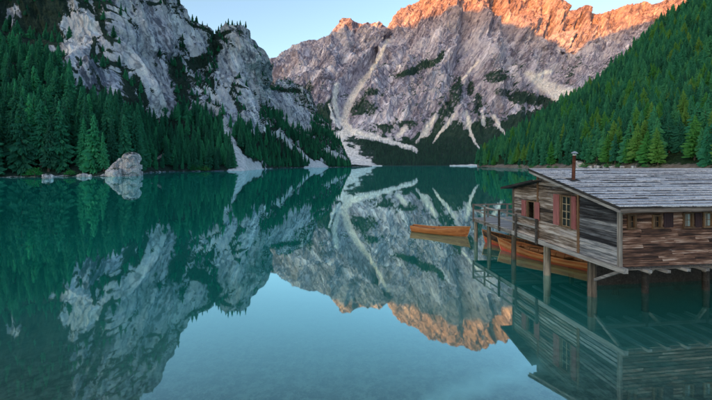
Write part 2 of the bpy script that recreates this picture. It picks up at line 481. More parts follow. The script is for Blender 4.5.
def blob(px, py, x, y, rx, ry, ang=0, wob=0):
    c, s = math.cos(R(ang)), math.sin(R(ang))
    a, b = (px - x) * c + (py - y) * s, -(px - x) * s + (py - y) * c
    return 1 - sstep(0.6, 1.25, np.hypot(a / rx, b / ry) + wob)

def shore(pts, z=0.0): return [(p, HY + F * (CH - z) / Y, Y) for p, Y in pts]

# ---- left: forest bank, pale cliffs, the pillar and the low spur behind it
A_sh = [(-340, 66), (-120, 100), (0, 128), (60, 136), (110, 140), (135, 150), (150, 205), (170, 232), (200, 248), (228, 258), (245, 268), (262, 360), (285, 500), (310, 570), (330, 620), (352, 720), (372, 900)]
A_tal = [(-340, 110, 120), (-120, 112, 160), (0, 118, 185), (60, 118, 195), (110, 126, 215), (150, 128, 290), (200, 132, 330), (235, 134, 380), (262, 136, 520), (300, 146, 680), (330, 157, 720), (352, 165.2, 790), (372, 166.4, 930)]
A_mid = [(-340, 20, 170), (-120, 30, 220), (0, 50, 262), (60, 52, 268), (110, 52, 285), (150, 62, 350), (190, 78, 420), (210, 84, 450), (235, 82, 480), (258, 108, 600), (285, 112, 740), (300, 120, 770), (330, 150, 760), (352, 164.6, 820), (372, 166, 940)]
A_cr = [(-340, -220, 260), (-120, -190, 320), (0, -150, 370), (60, -120, 380), (110, -85, 395), (144, -42, 425), (163, -8, 445), (169, 2, 450), (176, 13, 455), (180, 22, 460), (187, 26, 465), (197, 28, 470), (203, 30, 475), (208, 37, 482), (216, 35, 490), (222, 32, 495), (228, 30, 500), (236, 30, 510), (241, 33, 520), (246, 38, 530), (250, 46, 545), (254, 56, 560), (257, 70, 580), (259, 84, 600), (263, 91, 640), (272, 90, 760), (285, 87, 800), (293, 90, 820), (302, 97, 830), (308, 106, 830), (315, 117, 820), (324, 131, 810), (334, 147, 800), (345, 160, 800), (352, 164.5, 830), (372, 166, 945)]
A_back = [(p, min(y + 60, 150) if y < 100 else y + 25, Y + 260) for p, y, Y in A_cr]
A_under = [(p, HY + F * (CH + 9) / (Y * 0.86), Y * 0.86) for p, Y in A_sh]

def dispA(P, Nn, V, vc):
    x, y, z = P[..., 0], P[..., 1], P[..., 2]
    up = sstep(2, 45, z) * (1 - sstep(vc - 0.03, vc, V) * 0.92)
    k = sstep(130, 600, y)
    a1 = ridged((x + .42 * z) / 70, y / 75, z / 260 + 4, 3)
    a2 = ridged((x + .42 * z) / 24, y / 30, z / 110, 4)
    a3 = fbm(x / 11, y / 11, z / 13, 4, 0.6)
    d = up * ((15 + 11 * k) * a1 + (9.5 + 4 * k) * a2 + 4.0 * a3)
    d += (1 - up) * 1.5 * a3 * sstep(-1, 6, z)
    st = np.sin((z + 0.25 * x + 9 * fbm(x / 70, y / 70, z / 70, 3)) / 9.0)          # ledges
    d += up * 2.2 * np.sign(st) * np.abs(st) ** 0.5
    P = P + Nn * d[..., None]
    return P
PA, ax, ay, nA, vA, vcA = sheet([A_under, shore(A_sh), A_tal, A_mid, A_cr, A_back], -170, 372, 800, 300, dispA)

def masksA():
    x, y, z = PA[..., 0], PA[..., 1], PA[..., 2]
    n1 = fbm(x / 40, y / 40, z / 40, 4, 0.6); n2 = fbm(x / 14, y / 14, z / 14, 3, 0.6)
    band = fbm((ay * 0.9 - ax * 0.55) / 26.0, (ax + ay) / 130.0, z * 0 + 3, 4, 0.6)          # ledges falling to the right
    cc, al = ax - .45 * ay, ay + .45 * ax
    strip = ridged(cc / 15.0, al / 75.0, z * 0 + 7, 4, .6)
    flat = sstep(0.22, 0.60, nA[..., 2])
    veg = 0.40 + 0.75 * (flat - 0.42) + 0.5 * band + 0.35 * n1 + 0.55 * sstep(.25, .75, strip) - 0.15
    # forest belts at the foot, the wooded left shoulder
    foot = 150 - 0.0 * ax + 14 * n1
    foot = np.interp(ax, [-340, 0, 60, 95, 120, 145, 185, 215, 235, 262, 290, 320, 345, 372], [60, 88, 92, 118, 142, 128, 108, 122, 134, 132, 140, 152, 160, 164]) + 9 * n1
    veg = np.maximum(veg, 1.15 * sstep(-5, 5, ay - foot))
    left = 1 - sstep(52, 74, ax + 10 * n1 + (ay - 60) * 0.1)
    veg = np.maximum(veg, left * (0.95 - 1.0 * blob(ax, ay, 14, 17, 8, 13, 0, 0.5 * n2) - 0.8 * blob(ax, ay, 50, 49, 7, 5, 0, 0.5 * n2) - .8 * blob(ax, ay, 0, 70, 4, 12, 0, .4 * n2)))
    # bare pale faces
    for b in ((80, 36, 17, 30, 8), (88, 66, 8, 16, 0), (118, 34, 16, 26, -10), (140, 60, 14, 30, -18), (165, 92, 12, 26, -20), (110, 80, 9, 16, -15), (160, 30, 18, 24, -20), (196, 44, 12, 15, 0), (246, 62, 10, 32, -6), (226, 70, 11, 24, 8), (280, 100, 18, 9, 20), (300, 118, 14, 12, 40), (252, 110, 9, 22, -10), (228, 108, 8, 20, -25)):
        veg = veg - 0.85 * blob(ax, ay, *b[:4], b[4], 0.55 * n2 + 0.3 * band)
    for b in ((198, 62, 14, 6, -30), (212, 46, 12, 7, 20), (178, 78, 10, 20, -12), (128, 98, 10, 22, -18), (92, 60, 4, 22, 5), (104, 28, 4, 30, -18), (140, 88, 4, 25, -22), (286, 90, 14, 3, 4)):
        veg = veg + 0.75 * blob(ax, ay, *b[:4], b[4], 0.5 * n2)
    veg = np.maximum(veg, 0.9 * stroke(ax, ay, [(184, 18, 1.0), (193, 26, 1.5), (207, 29, 1.5), (216, 36, 3), (232, 31, 1.5)], 0.5, n2))
    sc_ = np.zeros_like(ax)
    for s in ([(222, 122, 2.0), (231, 143, 4.0), (238, 156, 5.0), (243, 165, 8), (245, 170, 18)], [(230, 171.0, 2.0), (245, 169.5, 4), (262, 169.2, 1.6)],
              [(279, 133, 2), (291, 146, 2.6), (303, 156, 2.8), (312, 164, 3.2), (318, 167.2, 8)], [(305, 167.0, .8), (327, 166.8, .8)],
              [(243, 116, .8), (250, 126, .8), (254, 134, .8)], [(326, 150, 2.0), (338, 157, 3.0), (350, 163, 2.0)]):
        sc_ = np.maximum(sc_, stroke(ax, ay, s, 0.5, n2))
    tan = stroke(ax, ay, [(141, 162.5, .7), (150, 160.5, .8), (158, 158, .9), (165, 153.5, 1.0), (170, 149, 1.4), (174, 144, 1.4), (179, 140.5, .7)], 0.4, n2 * .6)
    tan = np.maximum(tan, stroke(ax, ay, [(-60, 180, 1.0), (0, 180.0, 1.2), (20, 178.2, .6)], 0.4, n2))
    veg = veg - 2 * sc_ - 2 * tan
    beach = sstep(-0.5, 0.3, z) * (1 - sstep(0.5, 1.3, z + n2)) * 0.6
    veg = veg - beach
    return veg, sc_, tan
vegA, screeA, tanA = masksA()
sheet_obj('cliff_mountain', PA, M['cliff'], {'veg': vegA, 'scree': screeA, 'tan': tanA * 0.8, 'snow': vegA * 0})

# ---- the high massif and its left shoulder, seen across the lake
B_sh = [(180, 1450), (300, 1420), (340, 1400), (400, 1420), (480, 1450), (560, 1500), (1000, 1600)]
B_fan = [(180, 158, 1560), (300, 158, 1560), (345, 156, 1560), (400, 156, 1590), (480, 156, 1620), (600, 156, 1660), (1000, 150, 1700)]
B_bel = [(180, 140, 1720), (300, 140, 1740), (345, 134, 1780), (400, 142, 1760), (440, 140, 1780), (480, 138, 1800), (600, 134, 1830), (1000, 120, 1900)]
B_mid = [(180, 120, 2000), (262, 112, 2050), (300, 100, 2050), (345, 92, 2120), (372, 84, 2200), (400, 92, 2060), (450, 84, 2060), (500, 84, 2120), (540, 92, 2200), (600, 92, 2300), (1000, 70, 2300)]
B_up = [(180, 100, 2250), (262, 92, 2280), (300, 72, 2280), (345, 58, 2330), (378, 58, 2420), (400, 50, 2360), (450, 32, 2380), (500, 40, 2440), (540, 62, 2560), (560, 64, 2600), (600, 54, 2600), (640, 40, 2600), (1000, 10, 2600)]
B_cr = [(180, 90, 2500), (240, 78, 2500), (258, 75, 2500), (264, 75, 2500), (267, 70, 2500), (275, 69.5, 2500), (282, 64, 2500), (290, 60, 2500), (300, 54, 2500), (310, 48.5, 2500), (325, 42, 2500), (332, 40, 2500), (339, 36, 2500), (345, 33.5, 2500), (352, 29, 2490), (360, 25.5, 2490), (366, 23.5, 2490), (376, 25, 2500), (381, 27, 2510), (385, 34, 2560), (387.5, 38, 2620), (390, 36, 2660), (393, 29, 2680), (400, 19, 2700), (408, 9, 2720), (416, 3, 2740), (425, -2, 2760), (440, -7, 2780), (455, -11, 2800), (470, -14, 2800), (480, -13, 2800), (488, -8, 2800), (500, -5, 2800), (512, -3, 2800), (530, -5, 2800), (545, -4, 2800), (555, -2, 2800), (558, 4, 2800), (561, 10, 2810), (570, 11, 2830), (577, 10, 2840), (583, 13, 2850), (592, 17, 2870), (602, 14, 2870), (620, 11, 2870), (635, 8, 2870), (650, 5, 2870), (672, 0, 2870), (712, -8, 2870), (1000, -40, 2870)]
B_back = [(p, y + 40, Y + 500) for p, y, Y in B_cr]
B_under = [(p, HY + F * (CH + 9) / (Y - 110), Y - 110) for p, Y in B_sh]
couloir = [(387.5, 40, 1.0), (381, 54, 1.3), (374, 66, 1.6), (364, 80, 2.2), (354, 94, 2.8), (347, 108, 3.0), (344, 120, 3.2), (347, 131, 4)]

def dispB(P, Nn, V, vc):
    x, y, z = P[..., 0], P[..., 1], P[..., 2]
    px, py = CX + F * x / y, HY - F * (z - CH) / y
    up = sstep(70, 330, z) * (1 - sstep(vc - 0.05, vc, V) * 0.92)
    sx = x - 0.55 * z
    a1 = ridged(sx / 330, y / 500 + 2, z / 900, 3)
    a2 = ridged(sx / 120, y / 200, z / 330, 4)
    a3 = ridged((x + 0.35 * z) / 70, y / 110, z / 75 + 8, 3)
    a4 = fbm(x / 40, y / 40, z / 34, 4, 0.75)
    d = up * (80 * a1 + 62 * a2 + 18 * a3 + 20 * a4)
    cut = stroke(px, py, [(a, b, w * 2.6) for a, b, w in couloir], 0.8)
    d = d * (1 - 0.5 * cut) - 26 * cut * up
    for ln, amp in (([(492, 8, 5), (500, 26, 6), (507, 48, 7), (514, 70, 8), (530, 88, 8)], -85), ([(452, 10, 5), (447, 40, 7), (440, 70, 9), (432, 100, 9)], 45), ([(424, 18, 4), (410, 44, 5), (398, 70, 6), (388, 96, 6)], -40),
                    ([(474, 20, 5), (480, 50, 7), (486, 80, 8), (492, 110, 8)], 50), ([(545, 12, 4), (552, 34, 5), (560, 52, 6)], 40), ([(575, 20, 4), (580, 40, 5)], 35), ([(352, 34, 4), (338, 60, 6), (322, 90, 7)], 35), ([(318, 58, 4), (304, 80, 5), (296, 104, 5)], -35), ([(462, 30, 4), (458, 60, 5), (452, 90, 5)], -40)):
        d += up * amp * stroke(px, py, ln, 0.95)
    st = np.sin((z - 0.25 * x + 40 * fbm(x / 300, y / 300, z / 300, 3)) / 26.0)
    d += up * 6.5 * np.sign(st) * np.abs(st) ** 0.6
    P = P + Nn * d[..., None]
    P[..., 2] += (1 - up) * sstep(2, 20, z) * 6 * a4
    return P
PB, bx, by, nB, vB, vcB = sheet([B_under, shore(B_sh), B_fan, B_bel, B_mid, B_up, B_cr, B_back], 225, 820, 900, 340, dispB)

def masksB():
    x, y, z = PB[..., 0], PB[..., 1], PB[..., 2]
    n1 = fbm(x / 160, y / 160, z / 160, 4, 0.6); n2 = fbm(x / 50, y / 50, z / 50, 3, 0.6)
    sx_ = (x - .62 * z)
    nd_ = fbm(sx_ / 60, y / 200, z / 260, 4, 0.6)
    wob = 0.9 * n1 + 0.6 * n2 + 1.0 * nd_
    veg = 0.24 + 0.55 * nd_ + 0.4 * n2 + 0.55 * (sstep(0.3, 0.7, nB[..., 2]) - 0.5)
    veg = veg - 0.5 * (1 - sstep(25, 70, by))
    top = np.interp(bx, [180, 262, 300, 345, 372, 395, 420, 440, 455, 470, 485, 500, 520, 560, 1000], [95, 120, 122, 132, 134, 140, 138, 124, 134, 122, 134, 120, 112, 100, 80]) + 10 * wob
    veg = np.maximum(veg, 1.2 * sstep(-4, 4, by - top))
    for b in ((424, 66, 22, 4.5, -24), (404, 74, 14, 3, -14), (440, 58, 8, 4, -60), (497, 77, 11, 6, -8), (500, 92, 7, 5, 0), (520, 97, 10, 6, 15), (535, 100, 12, 5, 10), (456, 92, 6, 11, 20), (470, 88, 4, 7, 0), (445, 112, 6, 9, 15), (478, 104, 5, 10, 10),
              (362, 108, 13, 9, -12), (372, 92, 9, 4, 10), (331, 112, 5, 15, 12), (320, 120, 8, 14, 25), (337, 93, 2.2, 5, 0), (270, 88, 14, 6, 5), (290, 92, 10, 4, 10), (308, 88, 7, 4, -35), (405, 124, 9, 4, 0), (385, 128, 10, 4, 0), (455, 128, 10, 10, 0), (486, 126, 9, 12, 0)):
        veg = veg + 0.62 * blob(bx, by, b[0], b[1], b[2] * 1.15, b[3] * 1.15, b[4], 0.75 * wob)
    sc_ = np.zeros_like(bx); tan = np.zeros_like(bx)
    tan = np.maximum(tan, 0.55 * stroke(bx, by, couloir, 0.5, 0.5 * n2))
    sc_ = np.maximum(sc_, 0.8 * stroke(bx, by, couloir, 0.5, 0.5 * n2))
    for s in ([(347, 129, 4), (338, 138, 8), (335, 146, 14), (340, 152, 13), (349, 157, 11), (358, 161, 8), (364, 165.5, 9)],
              [(341, 136, 5), (326, 145, 4), (333, 152, 4), (340, 158, 3)], [(348, 131, 3.0), (366, 135.5, 2.6), (382, 139.5, 2.6), (398, 143.5, 2.6), (410, 148, 3.0), (416, 151, 2)],
              [(350, 165.8, .6), (382, 165.7, .5)], [(450, 165.6, .5), (478, 165.4, .8), (490, 165.4, .5)],
              [(337, 84, 1.5), (334, 100, 2.2), (338, 118, 2), (343, 126, 2)], [(329, 104, 1), (333, 118, 1.4), (340, 128, 1.5)]):
        sc_ = np.maximum(sc_, 0.9 * stroke(bx, by, s, 0.8, 1.0 * n2 + .5 * nd_))
    for s in ([(436, 116, 1.4), (430, 125, 2.4), (423, 134, 3.2), (416, 143, 1.6)], [(456, 112, 1.), (448, 124, 1.4), (440, 133, 1.2), (433, 143, .9)],
              [(466, 112, 1.1), (469, 124, 1.8), (471, 134, 2.0), (475, 143, 1.1), (480, 149, .8)], [(494, 116, 1.5), (500, 127, 1.6), (506, 137, 1.2)], [(482, 112, 1), (484, 124, 1.4)], [(405, 128, 2), (398, 136, 2)],
              [(478, 62, .8), (471, 70, .8), (462, 80, .7)]):
        t = stroke(bx, by, s, 0.9, 1.0 * n2 + .6 * nd_)
        sc_ = np.maximum(sc_, 0.7 * t); tan = np.maximum(tan, 0.4 * t)
    cirque = stroke(bx, by, [(528, 74, 3), (542, 84, 6), (560, 94, 7), (590, 98, 6)], 0.7, 0.5 * n2)
    sc_ = np.maximum(sc_, 0.8 * cirque)
    snow = np.maximum(stroke(bx, by, [(538, 75, .8), (545, 72.5, 1.8), (551, 71.5, 1.2)], 0.4, 0.6 * n2), 0)
    veg = veg - 1.6 * np.maximum(sc_, tan) - 2 * snow
    return veg, np.clip(sc_ * (1.35 + .8 * nd_ + .4 * n2), 0, 1), tan * 0.28, snow
vegB, screeB, tanB, snowB = masksB()
sheet_obj('high_massif', PB, M['massif'], {'veg': vegB, 'scree': screeB, 'tan': tanB, 'snow': snowB, 'warm_glow': sstep(780, 1200, PB[..., 2])})

# ---- right: the steep wooded slope behind the boathouse
D_sh = [(477, 640), (480, 610), (500, 540), (520, 470), (545, 395), (570, 340), (605, 285), (640, 240), (712, 195), (800, 150), (1100, 95)]
D_low = [(477, 164.5, 645), (480, 161, 625), (500, 158, 560), (520, 156, 495), (545, 154, 425), (570, 152, 372), (605, 150, 315), (640, 148, 270), (712, 146, 222), (800, 140, 175), (1100, 120, 115)]
D_mid = [(477, 164.0, 655), (480, 159, 640), (500, 151, 600), (520, 140, 570), (545, 130, 530), (570, 120, 500), (605, 105, 470), (640, 90, 430), (712, 70, 370), (800, 30, 300), (1100, -60, 200)]
D_cr = [(477, 164.0, 665), (480, 158.5, 660), (500, 149, 660), (520, 136, 650), (540, 122, 650), (560, 110, 650), (580, 98, 655), (600, 85, 660), (620, 66, 660), (640, 47, 665), (660, 27, 670), (675, 16, 672), (690, 8, 675), (712, -10, 680), (800, -70, 620), (1100, -260, 480)]
D_back = [(p, y + 30, Y + 250) for p, y, Y in D_cr]
D_under = [(p, HY + F * (CH + 9) / (Y * 0.88), Y * 0.88) for p, Y in D_sh]

def dispD(P, Nn, V, vc):
    x, y, z = P[..., 0], P[..., 1], P[..., 2]
    up = sstep(1, 20, z)
    d = up * (5 * fbm(x / 50, y / 50, z / 50, 4) + 3 * ridged(x / 22, y / 22, z / 30, 3))
    return P + Nn * d[..., None]
PD, dx_, dy_, nD, vD, vcD = sheet([D_under, shore(D_sh), D_low, D_mid, D_cr, D_back], 477, 1100, 300, 160, dispD)
nn = fbm(PD[..., 0] / 16, PD[..., 1] / 16, PD[..., 2] / 16, 3)
rockD = np.maximum(blob(dx_, dy_, 664, 32, 9, 5, -40, 0.5 * nn), blob(dx_, dy_, 650, 48, 6, 4, -40, 0.5 * nn)) + 0.8 * blob(dx_, dy_, 686, 83, 2.4, 2.2, 0, .3 * nn) + .8 * blob(dx_, dy_, 700, 40, 5, 4, 0, .5 * nn)
bankD = sstep(-0.5, 0.5, PD[..., 2]) * (1 - sstep(3.0, 6.0, PD[..., 2] + 2 * nn))
sheet_obj('wooded_slope', PD, M['slope'], {'veg': 0.85 + 0.3 * nn - 1.3 * rockD - 0.75 * bankD, 'scree': bankD * 0.6 * sstep(-.2, .3, nn), 'tan': bankD * 0.35, 'snow': nn * 0})

# ---- behind the camera: meadow valley closed by the range whose shadow lies over the lake
RY = -6500.0
tanE = math.tan(SUN_EL)
shade = [(255, 60, 2500), (300, 40, 2480), (318, 36, 2480), (330, 34.5, 2470), (338, 35, 2460), (342, 41, 2450), (352, 41, 2440), (362, 37, 2450), (370, 31, 2480), (376, 26, 2500),
         (395, 45.5, 2620), (402, 40.5, 2600), (411, 35.5, 2560), (424, 25.5, 2560), (438, 28.5, 2540), (450, 26.5, 2500), (462, 25.5, 2500), (472, 18.5, 2540), (480, 20.5, 2540), (488, 23.5, 2540), (497, 18.5, 2580), (505, 24.5, 2580), (516, 28.5, 2600), (525, 36.5, 2600), (535, 38.5, 2640), (545, 44.5, 2640), (558, 50.5, 2660), (570, 60.5, 2680), (578, 62.5, 2700), (590, 52.5, 2740), (603, 46.5, 2740), (615, 41.5, 2760), (640, 36.5, 2780), (672, 30.5, 2780)]
rx, rz = [], []
for p, y_, Y in shade:
    X_, Y_, Z_ = W(p, y_, Y)
    rx.append(X_ - math.tan(SUN_AZ) * (Y_ - RY))
    rz.append(Z_ + (Y_ - RY) / math.cos(SUN_AZ) * tanE)
order = np.argsort(rx); rx = np.array(rx)[order]; rz = np.array(rz)[order]
gx = np.concatenate([np.linspace(-16000, rx[0] - 60, 80), np.linspace(rx[0], rx[-1], 420), np.linspace(rx[-1] + 60, 9000, 60)])
crest = np.interp(gx, rx, rz) * (1 - 0.70 * sstep(500, 2600, np.maximum(rx[0] - gx, gx - rx[-1]))) + 60 * fbm(gx / 900, gx * 0, gx * 0, 3) * sstep(200, 1500, np.maximum(rx[0] - gx, gx - rx[-1]))
prof = [(-14, -0.04), (-20, 0.0), (-60, 0.002), (-500, 0.012), (-2300, 0.08), (-4000, 0.30), (-5500, 0.70), (RY, 1.0), (RY - 1500, 0.5)]
pz = np.linspace(0, len(prof) - 1, 57)
py_ = np.interp(pz, range(len(prof)), [p[0] for p in prof]); ph = np.interp(pz, range(len(prof)), [p[1] for p in prof])
squeeze = np.interp(-py_, [14, 60, 600, -RY], [0.02, 0.05, 0.25, 1.0])
PE = np.stack([gx[None, :] * squeeze[:, None], np.repeat(py_[:, None], len(gx), 1), ph[:, None] * crest[None, :]], -1)
ne = fbm(PE[..., 0] / 700, PE[..., 1] / 700, PE[..., 2] / 700, 5)
PE[..., 2] += ne * 110 * sstep(400, 1800, -PE[..., 1]) * (1 - sstep(5400, 6300, -PE[..., 1]))
PE = PE[:, ::-1]
sheet_obj('valley_range', PE, M['massif'], {'veg': 1.1 - sstep(600, 1300, PE[..., 2]) * 1.0 + 0.3 * ne[:, ::-1], 'scree': PE[..., 2] * 0, 'tan': PE[..., 2] * 0, 'snow': PE[..., 2] * 0})

# ------------------------------------------------------------------ the lake and its bed
def lake():
    ys = np.concatenate([np.linspace(-40, 30, 140), np.linspace(31, 140, 60), np.linspace(150, 1900, 50)])
    xs = np.concatenate([np.linspace(-1700, -90, 40), np.linspace(-85, -23, 50), np.linspace(-22, 22, 120), np.linspace(23, 85, 50), np.linspace(90, 1700, 40)])
    X, Y = np.meshgrid(xs, ys)
    n = fbm(X / 9, Y / 9, X * 0, 4, 0.6); n2 = fbm(X / 2.2, Y / 2.2, X * 0 + 4, 3)
    d = np.interp(Y + 1.2 * n - 0.04 * np.abs(X + 4), [-40, -14, 0, 7, 11, 16, 30, 60, 2000], [1.6, -0.2, -0.9, -1.25, -1.8, -3.1, -5.2, -7.5, -8.5])
    Z = d + 0.28 * n + 0.07 * n2
    px, py = CX + F * X / np.maximum(Y, 1), HY + F * (CH - Z * 0.75) / np.maximum(Y, 1)
    pale = 1.0 * stroke(px, py, [(400, 436, 6), (440, 412, 8), (480, 398, 7), (520, 386, 6), (545, 374, 3)], 0.8, n2 * 0.7) * (Y > 2)  # streak painted on the bed in place of a cloud reflection
    o = sheet_obj('lake_bed', np.stack([X, Y, Z], -1), M['bed'], smooth=True, attrs={'pale': pale, 'deep': sstep(0.9, 2.3, -Z)})
    b = MB(); b.box(-1650, 1650, -38, 1850, -16, 0.0)
    o = b.build('lake', M['water']); o['kind'] = 'structure'
lake()

# ------------------------------------------------------------------ trees
def conifer_mesh(name, seed, mat, whorls=25, per=8, rad=0.17, bare=0.08, ragged=0.25, droop=0.34, gaps=0.1):
    r = random.Random(seed); v, f = [], []; skew = r.uniform(0, 6.28)
    for i in range(whorls):
        t = i / (whorls - 1)
        h = bare + (0.985 - bare) * t ** 0.92
        prof_ = (1 - t) ** 0.82 * (0.72 + 0.28 * min(1, t * 6)) + 0.035
        nb = max(3, int(per * (0.55 + 0.45 * (1 - t)) + 0.5)); a0 = r.uniform(0, 6.28)
        for k in range(nb):
            if r.random() < gaps: continue
            a = a0 + 6.283 * k / nb + r.uniform(-.28, .28)
            Lb = rad * prof_ * r.uniform(1 - ragged * 1.6, 1 + ragged) * (1 + .22 * math.sin(a + skew) + .25 * math.sin(t * 23 + skew) * ragged)
            ca, sa = math.cos(a), math.sin(a)
            zb = h + r.uniform(-.5, .5) * 0.9 / whorls
            dz = -Lb * droop * r.uniform(.6, 1.5) * (1.25 - t)
            w = Lb * r.uniform(.11, .23)
            def pt(rr, s, z): return (rr * ca - s * sa, rr * sa + s * ca, z)
            b = len(v)
            v += [pt(0, 0, zb + .010), pt(Lb * .5, 0, zb + dz * .30 + .008), pt(Lb, 0, zb + dz * .8), pt(Lb * .42, w, zb + dz * .35 - .95 * w), pt(Lb * .46, -w, zb + dz * .35 - .9 * w), pt(Lb * .86, w * .6, zb + dz * .85 - .8 * w), pt(Lb * .82, -w * .6, zb + dz * .85 - .8 * w)]
            f += [(b, b + 1, b + 3), (b, b + 4, b + 1), (b + 1, b + 5, b + 3), (b + 1, b + 4, b + 6), (b + 1, b + 2, b + 5), (b + 1, b + 6, b + 2)]
            # hanging sprays under the branch
            for q_ in range(3):
                rr = Lb * r.uniform(.5, 1.0); s0 = r.uniform(-.7, .7) * w
                b = len(v)
                sw_ = r.uniform(.007, .014); v += [pt(rr + .004, s0 - sw_, zb + dz * rr / Lb), pt(rr, s0 + sw_, zb + dz * rr / Lb), pt(rr + .008, s0, zb + dz * rr / Lb - r.uniform(.022, .045))]
                f.append((b, b + 1, b + 2))
    b = len(v)
    v += [(0, 0, 1.0), (.006, 0, .95), (-.004, .006, .95), (-.004, -.006, .95)]; f += [(b, b + 1, b + 2), (b, b + 2, b + 3), (b, b + 3, b + 1)]
    me = bpy.data.meshes.new(name); me.from_pydata(v, [], f); me.materials.append(mat); me.update()
    return me

def trunk_mesh(name, seed):
    r = random.Random(seed); b = MB()
    b.tube([(0, 0, -.06), (0, 0, .02), (r.uniform(-.004, .004), r.uniform(-.004, .004), .3), (0, 0, .65), (0, 0, .96)], [.019, .0155, .012, .007, .0015], 7, 0.06)
    me = bpy.data.meshes.new(name); me.from_pydata(b.v, [], b.f); me.materials.append(M['bark']); me.update()
    return me

trunks = [trunk_mesh('trunk', 900 + k) for k in range(3)]
cr_left = [conifer_mesh('crown', 100 + k, M['spruce'], 62, 10, (.12, .15, .135, .17, .11, .145, .16, .125)[k], (.04, .08, .14, .05, .10, .17, .06, .08)[k], (.28, .40, .34, .36, .45, .42, .30, .5)[k], .38, (.08, .15, .25, .1, .2, .35, .12, .3)[k]) for k in range(8)]
cr_right = [conifer_mesh('crown', 200 + k, M['slope_spruce'], 42, 10, (.15, .19, .165, .21, .135, .18, .2, .155)[k], (.05, .12, .22, .06, .16, .30, .08, .10)[k], (.28, .40, .34, .36, .45, .42, .30, .5)[k], .38, (.08, .15, .25, .1, .2, .35, .12, .3)[k]) for k in range(8)]
cr_larch = [conifer_mesh('crown', 300 + k, M['larch'], 40, 10, .20 + .02 * k, .12, .34, .15) for k in range(3)]
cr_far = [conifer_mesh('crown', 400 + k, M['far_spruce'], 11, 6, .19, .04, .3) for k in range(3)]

def tree(name, crown, loc, h, wide, label, group, cat='tree', trunk=True):
    e = empty(name, loc, random.uniform(0, 6.28))
    e.scale = (h * wide, h * wide, h)
    e.rotation_euler[0] = random.uniform(-.025, .025); e.rotation_euler[1] = random.uniform(-.025, .025)
    tag(e, label, cat, group)
    o = bpy.data.objects.new('crown', crown); o.parent = e; C.objects.link(o)
    if trunk:
        o = bpy.data.objects.new('trunk', random.choice(trunks)); o.parent = e; C.objects.link(o)
    return e

def build_word(h, w, lo, hi):
    return ('tall' if h > hi else 'short' if h < lo else 'mid-height') + (' broad' if w > 1.08 else ' slender' if w < .95 else '')

def samples(P, weight, n, mind, rs):
    """n points on a sheet, drawn by weight, no closer than mind (a function of the point)"""
    nv, nu = P.shape[:2]
    dA = np.linalg.norm(np.cross(P[1:, :-1] - P[:-1, :-1], P[:-1, 1:] - P[:-1, :-1]), axis=2)
    w = np.clip(weight[:-1, :-1], 0, None) * dA
    cdf = np.cumsum(w.ravel()); cdf /= cdf[-1]
    idx = np.searchsorted(cdf, rs.rand(n))
    i, j = np.divmod(idx, nu - 1)
    a, b = rs.rand(n)[:, None], rs.rand(n)[:, None]
    p = P[i, j] * (1 - a) * (1 - b) + P[i + 1, j] * a * (1 - b) + P[i, j + 1] * (1 - a) * b + P[i + 1, j + 1] * a * b
    if mind <= 0: return p
    keep, cells = [], {}
    for k in range(n):
        x, y = p[k, 0], p[k, 1]; c = (int(x // mind), int(y // mind)); ok = True
        for ci in (-1, 0, 1):
            for cj in (-1, 0, 1):
                for q in cells.get((c[0] + ci, c[1] + cj), ()):
                    if (p[q, 0] - x) ** 2 + (p[q, 1] - y) ** 2 < mind * mind: ok = False; break
                if not ok: break
            if not ok: break
        if ok: keep.append(k); cells.setdefault(c, []).append(k)
    return p[keep]

